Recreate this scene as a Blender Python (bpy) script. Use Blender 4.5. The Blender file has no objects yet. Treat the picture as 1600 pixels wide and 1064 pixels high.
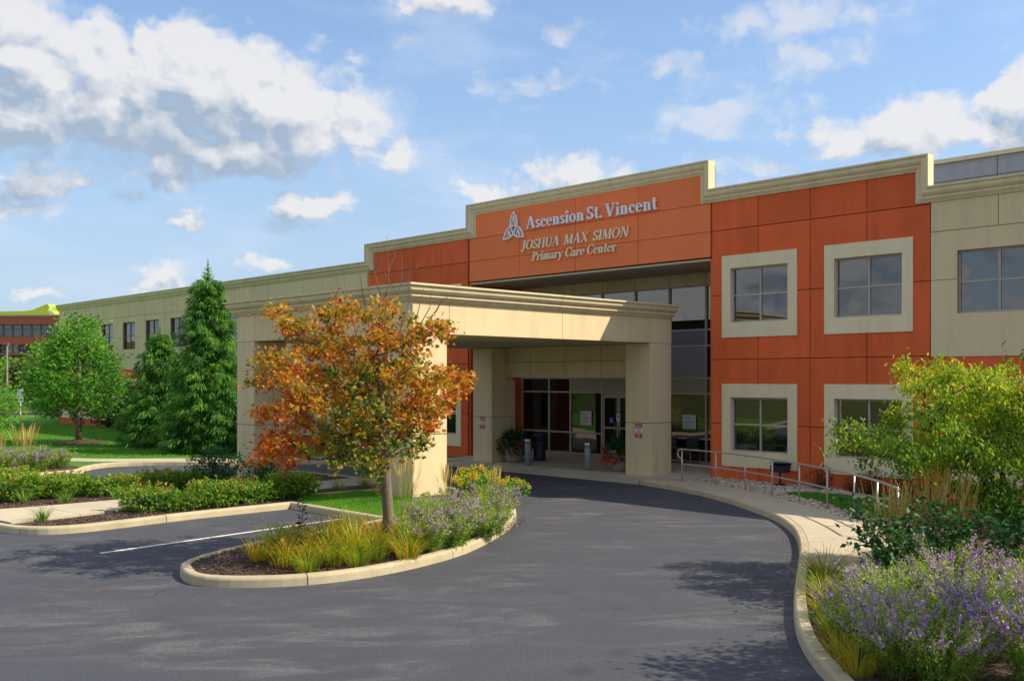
import bpy, bmesh, math, random
import numpy as np
from mathutils import Vector, Matrix
from mathutils.geometry import delaunay_2d_cdt

random.seed(7)
RS = np.random.RandomState(11)
scene = bpy.context.scene
COL = scene.collection
R = math.radians

# ------------------------------------------------------------------ camera
YAW = R(45.549)
cam_d = bpy.data.cameras.new("camera")
cam_d.sensor_width = 36.0
cam_d.lens = 34.875
cam_d.shift_y = 0.0375
cam_d.clip_start = 0.2
cam_d.clip_end = 3000
cam = bpy.data.objects.new("camera", cam_d)
COL.objects.link(cam)
cam.location = (0, 0, 3.0)
cam.rotation_euler = (R(90), 0, YAW)
scene.camera = cam

# ------------------------------------------------------------------ light
SUN_TRAVEL = Vector((-0.86, -0.71, -1.0)).normalized()
SUN_AZ = math.atan2(0.86, 0.71)
SUN_EL = math.asin(-SUN_TRAVEL.z)
sun_d = bpy.data.lights.new("sun", 'SUN')
sun_d.energy = 2.0
sun_d.angle = R(0.5)
sun_d.color = (1.0, 0.89, 0.68)
sun = bpy.data.objects.new("sun", sun_d)
COL.objects.link(sun)
sun.location = (30, 30, 60)
sun.rotation_euler = SUN_TRAVEL.to_track_quat('-Z', 'Y').to_euler()

scene.view_settings.view_transform = 'Standard'
scene.view_settings.look = 'None'
scene.view_settings.exposure = 1.62
scene.view_settings.gamma = 1.0
scene.view_settings.use_curve_mapping = False

# ------------------------------------------------------------------ world: Nishita sky plus procedural cumulus
SKY_STRENGTH = 0.112
CLOUD_LIT = (2.50, 2.48, 2.50)
CLOUD_DARK = (1.12, 1.40, 1.78)
world = bpy.data.worlds.new("World")
scene.world = world
world.use_nodes = True


class NT:
    """small helper around a node tree"""
    def __init__(self, tree):
        self.t = tree

    def n(self, kind, **kw):
        nd = self.t.nodes.new(kind)
        ins = kw.pop('ins', {})
        for k, v in kw.items():
            setattr(nd, k, v)
        for k, v in ins.items():
            if isinstance(v, bpy.types.NodeSocket):
                self.t.links.new(v, nd.inputs[k])
            else:
                nd.inputs[k].default_value = v
        return nd

    def math(self, op, a, b=None, c=None, clamp=False):
        ins = {0: a}
        if b is not None:
            ins[1] = b
        if c is not None:
            ins[2] = c
        return self.n('ShaderNodeMath', operation=op, use_clamp=clamp, ins=ins).outputs[0]

    def vmath(self, op, a, b=None):
        ins = {0: a}
        if b is not None:
            ins[1] = b
        nd = self.n('ShaderNodeVectorMath', operation=op, ins=ins)
        return nd.outputs['Value'] if op in ('LENGTH', 'DISTANCE', 'DOT_PRODUCT') else nd.outputs[0]

    def mix(self, f, a, b):
        nd = self.n('ShaderNodeMix', data_type='RGBA')
        for k, v in ((0, f), (6, a), (7, b)):
            if isinstance(v, bpy.types.NodeSocket):
                self.t.links.new(v, nd.inputs[k])
            else:
                nd.inputs[k].default_value = v if k == 0 else (tuple(v) + (1,))[:4]
        return nd.outputs[2]

    def maprange(self, v, a, b, c=0.0, d=1.0, smooth=True):
        nd = self.n('ShaderNodeMapRange', interpolation_type='SMOOTHSTEP' if smooth else 'LINEAR')
        self.t.links.new(v, nd.inputs[0])
        for i, x in ((1, a), (2, b), (3, c), (4, d)):
            nd.inputs[i].default_value = x
        return nd.outputs[0]

    def link(self, a, b):
        self.t.links.new(a, b)


def build_world():
    # cumulus clouds: azimuth / elevation (degrees) of each heap, measured from the middle of the view
    def ae(px, py):
        az = math.atan((px - 800) / 1550.0)
        el = math.atan((592 - py) / 1550.0 * math.cos(az))
        return az, el
    heaps = [  # px, py, half width px, half height px, solidity, thin (0 dense, 1 faint)
        (300, 125, 255, 88, 1.0, 0), (110, 170, 215, 88, 1.0, 0), (480, 180, 165, 78, 1.0, 0), (340, 240, 170, 48, 1.0, 0),
        (605, 235, 72, 40, .85, 0), (30, 115, 100, 52, 1.0, 0), (90, 240, 140, 34, .9, 1), (-150, 160, 180, 100, 1.0, 0),
        (15, 28, 105, 40, .9, 0), (690, -5, 110, 30, .85, 0), (50, 282, 95, 36, .85, 0), (20, 320, 95, 26, .75, 0),
        (205, 308, 62, 20, .7, 1), (290, 332, 34, 19, .8, 0), (492, 322, 92, 22, .9, 0), (232, 434, 58, 22, .95, 0),
        (425, 418, 30, 15, .7, 0), (60, 468, 38, 11, .7, 0), (885, 282, 112, 40, 1.0, 0), (765, 303, 55, 17, .8, 0),
        (865, 135, 105, 34, .85, 1), (905, 50, 34, 18, .7, 1), (1045, 105, 70, 24, .8, 1), (1240, 32, 145, 40, .85, 1),
        (1270, 88, 90, 30, .8, 1), (1400, 205, 160, 52, 1.0, 0), (1540, 215, 110, 36, .9, 0), (1590, 145, 70, 36, .9, 0),
        (1130, 175, 120, 52, .8, 1), (1200, 262, 130, 30, .75, 1), (1010, 215, 70, 18, .6, 1), (1700, 120, 120, 50, .9, 0),
        (1800, 250, 160, 50, .9, 0), (-300, 330, 200, 50, .9, 0), (640, 60, 60, 14, .5, 1), (430, 350, 80, 14, .5, 1),
    ]
    g = bpy.data.node_groups.new("cloud_density", 'ShaderNodeTree')
    g.interface.new_socket(name="Dir", in_out='INPUT', socket_type='NodeSocketVector')
    g.interface.new_socket(name="Density", in_out='OUTPUT', socket_type='NodeSocketFloat')
    g.interface.new_socket(name="Thin", in_out='OUTPUT', socket_type='NodeSocketFloat')
    k = NT(g)
    gi = k.n('NodeGroupInput')
    go = k.n('NodeGroupOutput')
    d = gi.outputs[0]                       # (azimuth, elevation, 0) in radians, azimuth 0 = view middle
    n1 = k.n('ShaderNodeTexNoise', noise_dimensions='2D', ins={'Vector': k.vmath('MULTIPLY', d, (1, 1.35, 1)), 'Scale': 13.0, 'Detail': 10.0, 'Roughness': 0.60, 'Distortion': 0.15})
    n2 = k.n('ShaderNodeTexNoise', noise_dimensions='2D', ins={'Vector': d, 'Scale': 5.0, 'Detail': 3.0, 'Roughness': 0.5})
    vo = k.n('ShaderNodeTexVoronoi', voronoi_dimensions='2D', feature='SMOOTH_F1', ins={'Vector': k.vmath('ADD', k.vmath('MULTIPLY', d, (1, 1.3, 1)), k.vmath('MULTIPLY', n1.outputs['Color'], (0.05, 0.05, 0))), 'Scale': 26.0, 'Smoothness': 0.35})
    vo.inputs['Detail'].default_value = 2.0
    warp = k.vmath('MULTIPLY', k.vmath('SUBTRACT', n1.outputs['Color'], (0.5, 0.5, 0.5)), (0.085, 0.06, 0.0))
    dw = k.vmath('ADD', d, warp)
    acc = thin = None
    for px, py, rx, ry, w, faint in heaps:
        az, el = ae(px, py)
        v = k.vmath('MULTIPLY', k.vmath('SUBTRACT', dw, (az, el, 0)), (1550.0 / rx, 1550.0 / ry, 0.0))
        m = k.math('MULTIPLY_ADD', k.vmath('LENGTH', v), -w, 1.20 * w)
        if faint:
            thin = m if thin is None else k.math('SMOOTH_MAX', thin, m, 0.12)
        else:
            acc = m if acc is None else k.math('SMOOTH_MAX', acc, m, 0.12)
    # elsewhere similar scattered heaps, with cover raised out of view to add fill light
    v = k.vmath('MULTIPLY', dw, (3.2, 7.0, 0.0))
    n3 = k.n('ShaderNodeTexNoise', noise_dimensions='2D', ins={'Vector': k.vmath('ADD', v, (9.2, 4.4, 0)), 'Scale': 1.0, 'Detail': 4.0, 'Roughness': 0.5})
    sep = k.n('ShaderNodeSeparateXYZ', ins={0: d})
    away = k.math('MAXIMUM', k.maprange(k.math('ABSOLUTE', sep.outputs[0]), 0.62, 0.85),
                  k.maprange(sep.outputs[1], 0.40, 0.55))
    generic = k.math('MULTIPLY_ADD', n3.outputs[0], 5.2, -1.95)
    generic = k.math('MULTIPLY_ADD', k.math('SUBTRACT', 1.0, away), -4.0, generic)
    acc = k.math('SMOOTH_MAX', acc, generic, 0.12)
    fb = k.math('MULTIPLY_ADD', k.math('SUBTRACT', n1.outputs[0], 0.5), 1.15, k.math('MULTIPLY', k.math('SUBTRACT', n2.outputs[0], 0.5), 0.5))
    fb = k.math('ADD', fb, k.math('MULTIPLY_ADD', vo.outputs['Distance'], -0.55, 0.20))
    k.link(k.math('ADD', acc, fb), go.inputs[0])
    k.link(k.math('ADD', thin, k.math('MULTIPLY', fb, 1.3)), go.inputs[1])

    w = NT(world.node_tree)
    bg = world.node_tree.nodes['Background']
    sky = w.n('ShaderNodeTexSky', sky_type='NISHITA', sun_disc=False, sun_elevation=SUN_EL, sun_rotation=SUN_AZ)
    sky.altitude = 200
    sky.air_density = 1.0
    sky.dust_density = 0.6
    sky.ozone_density = 1.6
    sat = w.n('ShaderNodeHueSaturation', ins={'Saturation': 1.06, 'Value': 0.60, 'Color': sky.outputs[0]})
    tc = w.n('ShaderNodeTexCoord')
    sp = w.n('ShaderNodeSeparateXYZ', ins={0: w.vmath('NORMALIZE', tc.outputs['Generated'])})
    # rotate the azimuth so that zero is the middle of the view
    c, s = math.cos(YAW), math.sin(YAW)
    right = w.math('ADD', w.math('MULTIPLY', sp.outputs[0], c), w.math('MULTIPLY', sp.outputs[1], s))
    fwd = w.math('ADD', w.math('MULTIPLY', sp.outputs[0], -s), w.math('MULTIPLY', sp.outputs[1], c))
    az = w.math('ARCTAN2', right, fwd)
    el = w.math('ARCSINE', sp.outputs[2])
    vec = w.n('ShaderNodeCombineXYZ', ins={0: az, 1: el}).outputs[0]

    def dens_at(off):
        nd = w.n('ShaderNodeGroup')
        nd.node_tree = g
        w.link(w.vmath('ADD', vec, off), nd.inputs[0])
        return nd.outputs
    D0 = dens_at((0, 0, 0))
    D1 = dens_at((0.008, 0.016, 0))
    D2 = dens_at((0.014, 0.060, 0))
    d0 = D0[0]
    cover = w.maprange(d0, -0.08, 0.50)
    thinc = w.math('MULTIPLY', w.maprange(D0[1], -0.12, 0.80), 0.62)
    relief = w.math('MULTIPLY', w.math('SUBTRACT', d0, D1[0]), 1.15)
    deep = w.math('MULTIPLY', w.maprange(D2[0], -0.05, 0.85), 0.80)
    lit = w.math('SUBTRACT', w.math('ADD', 0.90, relief), deep, clamp=True)
    body = w.mix(lit, CLOUD_DARK, CLOUD_LIT)
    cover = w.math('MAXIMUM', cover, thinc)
    # thin high veil
    veil = w.n('ShaderNodeTexNoise', noise_dimensions='2D', ins={'Vector': w.vmath('MULTIPLY', vec, (2.0, 6.0, 0)), 'Scale': 2.2, 'Detail': 6.0, 'Roughness': 0.6})
    veil_f = w.math('MULTIPLY', w.maprange(veil.outputs[0], 0.45, 0.75), 0.30)
    haze_f = w.maprange(sp.outputs[2], -0.02, 0.40, 0.85, 0.12)
    skyc = w.mix(haze_f, sat.outputs[0], (1.16, 1.52, 2.10))
    skyc = w.mix(veil_f, skyc, (2.3, 2.5, 2.9))
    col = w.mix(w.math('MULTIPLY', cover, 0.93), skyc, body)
    # no clouds below the horizon
    col = w.mix(w.maprange(sp.outputs[2], -0.02, 0.012), sat.outputs[0], col)
    w.link(col, bg.inputs[0])
    bg.inputs[1].default_value = SKY_STRENGTH


build_world()

# ------------------------------------------------------------------ object helpers
def tag(o, label=None, cat=None, group=None, kind=None):
    if label: o['label'] = label
    if cat: o['category'] = cat
    if group: o['group'] = group
    if kind: o['kind'] = kind
    return o


def empty(name, loc=(0, 0, 0), label=None, cat=None, group=None, kind=None, rz=0.0):
    o = bpy.data.objects.new(name, None)
    o.empty_display_size = 0.2
    COL.objects.link(o)
    o.location = loc
    o.rotation_euler = (0, 0, rz)
    return tag(o, label, cat, group, kind)


def abs_loc(o):
    p = Vector((0, 0, 0))
    while o is not None:
        p += o.location
        o = o.parent
    return p


def add_obj(name, me, parent=None):
    o = bpy.data.objects.new(name, me)
    COL.objects.link(o)
    if parent is not None:
        o.parent = parent
    return o


def copy_tree(o, parent=None):
    c = o.copy()
    COL.objects.link(c)
    c.parent = parent
    for ch in list(o.children):
        copy_tree(ch, c)
    return c


class MB:
    """collects polygons, then links them as one mesh"""
    def __init__(self):
        self.v = []
        self.f = []

    def add(self, vs, fs):
        b = len(self.v)
        self.v.extend(vs)
        self.f.extend([tuple(i + b for i in f) for f in fs])

    def box(self, x0, x1, y0, y1, z0, z1):
        vs = [(x0, y0, z0), (x1, y0, z0), (x1, y1, z0), (x0, y1, z0), (x0, y0, z1), (x1, y0, z1), (x1, y1, z1), (x0, y1, z1)]
        self.add(vs, [(3, 2, 1, 0), (4, 5, 6, 7), (0, 1, 5, 4), (1, 2, 6, 5), (2, 3, 7, 6), (3, 0, 4, 7)])
        return self

    def bbox(self, x0, x1, y0, y1, z0, z1, b=0.01):
        """box with chamfered vertical and top edges"""
        pl = [(x0 + b, y0), (x1 - b, y0), (x1, y0 + b), (x1, y1 - b), (x1 - b, y1), (x0 + b, y1), (x0, y1 - b), (x0, y0 + b)]
        cx, cy = (x0 + x1) / 2, (y0 + y1) / 2
        ins = [(p[0] + (b if p[0] < cx else -b) * .8, p[1] + (b if p[1] < cy else -b) * .8) for p in pl]
        vs = [(p[0], p[1], z0) for p in pl] + [(p[0], p[1], z1 - b) for p in pl] + [(p[0], p[1], z1) for p in ins]
        n = 8
        fs = [tuple(range(n - 1, -1, -1))]
        for k in range(2):
            for i in range(n):
                j = (i + 1) % n
                fs.append((k * n + i, k * n + j, (k + 1) * n + j, (k + 1) * n + i))
        fs.append(tuple(range(2 * n, 3 * n)))
        self.add(vs, fs)
        return self

    def prism(self, poly, lift):
        """poly: list of 3-D points (flat), lift: extrusion vector"""
        n = len(poly)
        lv = Vector(lift)
        vs = [tuple(p) for p in poly] + [tuple(Vector(p) + lv) for p in poly]
        fs = [tuple(range(n - 1, -1, -1)), tuple(range(n, 2 * n))]
        for i in range(n):
            j = (i + 1) % n
            fs.append((i, j, n + j, n + i))
        self.add(vs, fs)
        return self

    def tube(self, pts, r, n=6, cap=True):
        """pts list, r a number or list"""
        P = [Vector(p) for p in pts]
        rr = r if isinstance(r, (list, tuple, np.ndarray)) else [r] * len(P)
        vs, fs = [], []
        prev = None
        for i, p in enumerate(P):
            t = (P[min(i + 1, len(P) - 1)] - P[max(i - 1, 0)])
            if t.length < 1e-9:
                t = Vector((0, 0, 1))
            t.normalize()
            if prev is None:
                a = t.cross(Vector((0, 0, 1)) if abs(t.z) < .9 else Vector((1, 0, 0))).normalized()
            else:
                a = (prev - t * prev.dot(t))
                a = a.normalized() if a.length > 1e-6 else t.orthogonal().normalized()
            prev = a
            b = t.cross(a)
            for k in range(n):
                an = 2 * math.pi * k / n
                vs.append(tuple(p + (a * math.cos(an) + b * math.sin(an)) * rr[i]))
        for i in range(len(P) - 1):
            for k in range(n):
                j = (k + 1) % n
                fs.append((i * n + k, i * n + j, (i + 1) * n + j, (i + 1) * n + k))
        if cap:
            fs.append(tuple(range(n - 1, -1, -1)))
            fs.append(tuple(range((len(P) - 1) * n, len(P) * n)))
        self.add(vs, fs)
        return self

    def lathe(self, prof, c=(0, 0, 0), n=20):
        vs, fs = [], []
        for r, z in prof:
            for k in range(n):
                an = 2 * math.pi * k / n
                vs.append((c[0] + r * math.cos(an), c[1] + r * math.sin(an), c[2] + z))
        m = len(prof)
        for i in range(m - 1):
            for k in range(n):
                j = (k + 1) % n
                fs.append((i * n + k, i * n + j, (i + 1) * n + j, (i + 1) * n + k))
        fs.append(tuple(range(n - 1, -1, -1)))
        fs.append(tuple(range((m - 1) * n, m * n)))
        self.add(vs, fs)
        return self

    def mesh(self, name, mat, off=Vector((0, 0, 0)), smooth=False):
        me = bpy.data.meshes.new(name)
        me.from_pydata([(x - off.x, y - off.y, z - off.z) for x, y, z in self.v], [], self.f)
        me.materials.append(mat)
        if smooth:
            me.polygons.foreach_set('use_smooth', [True] * len(me.polygons))
        return me

    def build(self, name, mat, parent=None, smooth=False):
        off = abs_loc(parent) if parent is not None else Vector((0, 0, 0))
        return add_obj(name, self.mesh(name, mat, off, smooth), parent)


def np_mesh(name, V, F, mat, tint=None, smooth=False):
    """V (n,3), F (m,k) arrays -> mesh"""
    me = bpy.data.meshes.new(name)
    V = np.asarray(V, dtype=np.float32)
    F = np.asarray(F, dtype=np.int32)
    m, k = F.shape
    me.vertices.add(len(V))
    me.vertices.foreach_set('co', V.ravel())
    me.loops.add(m * k)
    me.loops.foreach_set('vertex_index', F.ravel())
    me.polygons.add(m)
    me.polygons.foreach_set('loop_start', np.arange(0, m * k, k, dtype=np.int32))
    me.polygons.foreach_set('loop_total', np.full(m, k, dtype=np.int32))
    if smooth:
        me.polygons.foreach_set('use_smooth', np.ones(m, dtype=bool))
    if tint is not None:
        at = me.attributes.new('tint', 'FLOAT', 'POINT')
        at.data.foreach_set('value', np.asarray(tint, dtype=np.float32))
    me.materials.append(mat)
    me.update(calc_edges=True)
    return me


# ------------------------------------------------------------------ materials
def new_mat(name):
    m = bpy.data.materials.new(name)
    m.use_nodes = True
    return m, NT(m.node_tree), m.node_tree.nodes['Principled BSDF']


def surf(name, col, rough=0.8, var=0.12, scale=1.3, bump=0.0, bscale=60.0, streak=0.0, metal=0.0, spec=0.4, grain=0.0, gscale=90.0, piece=0.0):
    """painted or mineral surface: soft blotches, optional rain streaks, fine grain and bump"""
    m, k, b = new_mat(name)
    tc = k.n('ShaderNodeTexCoord').outputs['Object']
    geo = k.n('ShaderNodeNewGeometry').outputs['Position']
    n1 = k.n('ShaderNodeTexNoise', ins={'Vector': geo, 'Scale': scale, 'Detail': 5.0, 'Roughness': 0.6})
    f = k.math('MULTIPLY_ADD', n1.outputs[0], 2 * var, 1 - var)
    if piece:   # every cast or painted piece has its own slight tone
        oi = k.n('ShaderNodeObjectInfo')
        f = k.math('MULTIPLY', f, k.math('MULTIPLY_ADD', oi.outputs['Random'], 2 * piece, 1 - piece))
    if streak:
        sv = k.vmath('MULTIPLY', geo, (3.2, 3.2, 0.35))
        n2 = k.n('ShaderNodeTexNoise', ins={'Vector': sv, 'Scale': 1.0, 'Detail': 4.0, 'Roughness': 0.65})
        f = k.math('MULTIPLY', f, k.maprange(n2.outputs[0], 0.42, 0.70, 1.0, 1.0 - streak))
    if grain:
        n3 = k.n('ShaderNodeTexNoise', ins={'Vector': geo, 'Scale': gscale, 'Detail': 2.0})
        f = k.math('MULTIPLY', f, k.math('MULTIPLY_ADD', n3.outputs[0], 2 * grain, 1 - grain))
    c = k.n('ShaderNodeVectorMath', operation='SCALE', ins={0: tuple(col)})
    k.link(f, c.inputs['Scale'])
    k.link(c.outputs[0], b.inputs['Base Color'])
    b.inputs['Roughness'].default_value = rough
    b.inputs['Metallic'].default_value = metal
    b.inputs['Specular IOR Level'].default_value = spec
    if bump:
        nb = k.n('ShaderNodeTexNoise', ins={'Vector': geo, 'Scale': bscale, 'Detail': 3.0})
        bp = k.n('ShaderNodeBump', ins={'Strength': bump, 'Distance': 0.02, 'Height': nb.outputs[0]})
        k.link(bp.outputs[0], b.inputs['Normal'])
    return m


def leaf_mat(name, stops, trans=0.35, rough=0.5, spec=0.35, tstrength=1.3):
    m, k, b = new_mat(name)
    at = k.n('ShaderNodeAttribute', attribute_name='tint')
    ramp = k.n('ShaderNodeValToRGB')
    el = ramp.color_ramp.elements
    el[0].position = stops[0][0]; el[0].color = tuple(stops[0][1]) + (1,)
    el[1].position = stops[-1][0]; el[1].color = tuple(stops[-1][1]) + (1,)
    for p, c in stops[1:-1]:
        e = el.new(p); e.color = tuple(c) + (1,)
    k.link(at.outputs['Fac'], ramp.inputs[0])
    k.link(ramp.outputs[0], b.inputs['Base Color'])
    b.inputs['Roughness'].default_value = rough
    b.inputs['Specular IOR Level'].default_value = spec
    tr = k.n('ShaderNodeBsdfTranslucent')
    sc = k.n('ShaderNodeVectorMath', operation='MULTIPLY', ins={0: ramp.outputs[0], 1: (tstrength, tstrength * 1.05, tstrength * 0.6)})
    k.link(sc.outputs[0], tr.inputs[0])
    mx = k.n('ShaderNodeMixShader', ins={0: trans})
    k.link(b.outputs[0], mx.inputs[1]); k.link(tr.outputs[0], mx.inputs[2])
    k.link(mx.outputs[0], m.node_tree.nodes['Material Output'].inputs[0])
    return m


def glass_mat(name, ior=2.3, tint=(0.012, 0.014, 0.014)):
    m, k, b = new_mat(name)
    b.inputs['Base Color'].default_value = tint + (1,)
    b.inputs['Roughness'].default_value = 0.015
    b.inputs['IOR'].default_value = ior
    geo = k.n('ShaderNodeNewGeometry').outputs['Position']
    nb = k.n('ShaderNodeTexNoise', ins={'Vector': geo, 'Scale': 1.1, 'Detail': 1.0})
    bp = k.n('ShaderNodeBump', ins={'Strength': 0.05, 'Distance': 0.05, 'Height': nb.outputs[0]})
    k.link(bp.outputs[0], b.inputs['Normal'])
    return m


M = {}
M['beige'] = surf('beige_stucco', (0.73, 0.595, 0.36), 0.85, 0.06, 0.9, 0.10, 160, 0.10, piece=0.05)
M['beige_trim'] = surf('cream_stucco', (0.80, 0.69, 0.455), 0.85, 0.05, 1.1, 0.08, 160, 0.06, piece=0.05)
M['cornice'] = surf('cornice_stucco', (0.72, 0.62, 0.39), 0.8, 0.06, 1.3, 0.05, 120, 0.12)
M['red'] = surf('rust_red_stucco', (0.72, 0.128, 0.034), 0.85, 0.20, 0.62, 0.10, 160, 0.12, piece=0.09)
M['orange'] = surf('orange_stucco', (0.86, 0.205, 0.066), 0.8, 0.05, 0.6, 0.06, 160, 0.05, piece=0.05)
M['backing'] = surf('joint_backing', (0.12, 0.07, 0.045), 0.9)
M['backing_b'] = surf('joint_backing_beige', (0.24, 0.20, 0.13), 0.9)
M['roof'] = surf('roof_membrane', (0.30, 0.30, 0.29), 0.9, 0.1)
M['screen'] = surf('grey_roof_screen', (0.36, 0.36, 0.38), 0.6, 0.08, 1.0, 0, 60, 0.10)
M['soffit'] = surf('soffit_stucco', (0.55, 0.49, 0.34), 0.85, 0.05)
M['alu'] = surf('champagne_aluminium', (0.42, 0.37, 0.29), 0.45, 0.06, 2.0, spec=0.5)
M['alu_dark'] = surf('bronze_aluminium', (0.16, 0.13, 0.10), 0.45, 0.06, 2.0, spec=0.5)
M['spandrel'] = surf('grey_spandrel', (0.19, 0.19, 0.21), 0.35, 0.05, 1.0, spec=0.5)
M['spandrel2'] = surf('taupe_panel', (0.27, 0.25, 0.25), 0.5, 0.05, 1.0)
M['spandrel3'] = surf('khaki_panel', (0.32, 0.28, 0.20), 0.6, 0.05, 1.0)
M['glass'] = glass_mat('reflective_glass', 2.2)
M['glass_dark'] = glass_mat('entrance_glass', 1.8, (0.006, 0.007, 0.008))
M['galv'] = surf('galvanised_steel', (0.52, 0.50, 0.47), 0.38, 0.10, 6.0, metal=0.55, spec=0.5)
M['steel'] = surf('brushed_steel', (0.45, 0.46, 0.47), 0.32, 0.06, 5.0, metal=0.8)
M['bollard'] = surf('grey_bollard_paint', (0.24, 0.29, 0.29), 0.5, 0.08, 5.0)
M['black'] = surf('black_plastic', (0.012, 0.014, 0.018), 0.45)
M['navy'] = surf('dark_blue_metal', (0.015, 0.024, 0.045), 0.45)
M['conc'] = surf('sidewalk_concrete', (0.50, 0.43, 0.315), 0.9, 0.16, 1.3, 0.15, 120, 0, grain=0.10, gscale=130, piece=0.09)
M['kerb'] = surf('kerb_concrete', (0.48, 0.41, 0.275), 0.9, 0.30, 2.6, 0.25, 70, 0, grain=0.14, gscale=80, piece=0.08)
M['mulch'] = surf('mulch', (0.085, 0.050, 0.036), 0.95, 0.35, 18.0, 1.0, 45, 0, grain=0.45, gscale=45)
M['gravel'] = surf('gravel_bed', (0.27, 0.25, 0.21), 0.9, 0.25, 22.0, 1.0, 40)
M['white_paint'] = surf('white_road_paint', (0.74, 0.72, 0.67), 0.7, 0.14, 5.0, 0.1, 80, grain=0.18, gscale=60)
M['white'] = surf('white_letter', (0.80, 0.78, 0.82), 0.45, 0.03)
M['letter_side'] = surf('cream_letter', (0.84, 0.75, 0.54), 0.45, 0.03)
M['sign_red'] = surf('sign_red', (0.55, 0.025, 0.03), 0.45, 0.04)
M['sign_white'] = surf('sign_white', (0.75, 0.75, 0.76), 0.45, 0.04)
M['sign_blue'] = surf('sign_blue', (0.02, 0.11, 0.42), 0.45, 0.04)
M['paper'] = surf('paper', (0.62, 0.66, 0.66), 0.7, 0.04)
M['ink'] = surf('ink', (0.08, 0.09, 0.10), 0.7, 0.04)
M['ink_green'] = surf('green_print', (0.03, 0.22, 0.04), 0.7, 0.04)
M['pot'] = surf('planter_stone', (0.30, 0.27, 0.22), 0.8, 0.10, 5.0, 0.2, 60)
M['wood'] = surf('orange_wood', (0.42, 0.15, 0.03), 0.5, 0.15, 6.0)
M['bark'] = surf('grey_bark', (0.20, 0.155, 0.11), 0.95, 0.35, 9.0, 0.8, 28, 0.3)
M['bark_dark'] = surf('dark_bark', (0.055, 0.042, 0.030), 0.95, 0.3, 12.0, 0.8, 30)
M['twig'] = surf('bare_twig', (0.20, 0.13, 0.10), 0.9, 0.2, 9.0)
M['brick'] = surf('far_red_brick', (0.42, 0.13, 0.065), 0.9, 0.16, 1.4, grain=0.14, gscale=9)
M['lime'] = surf('lime_green_roof', (0.40, 0.55, 0.03), 0.6, 0.05)
M['rock'] = surf('river_stone', (0.40, 0.37, 0.32), 0.85, 0.35, 9.0, 0.2, 60)


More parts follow.
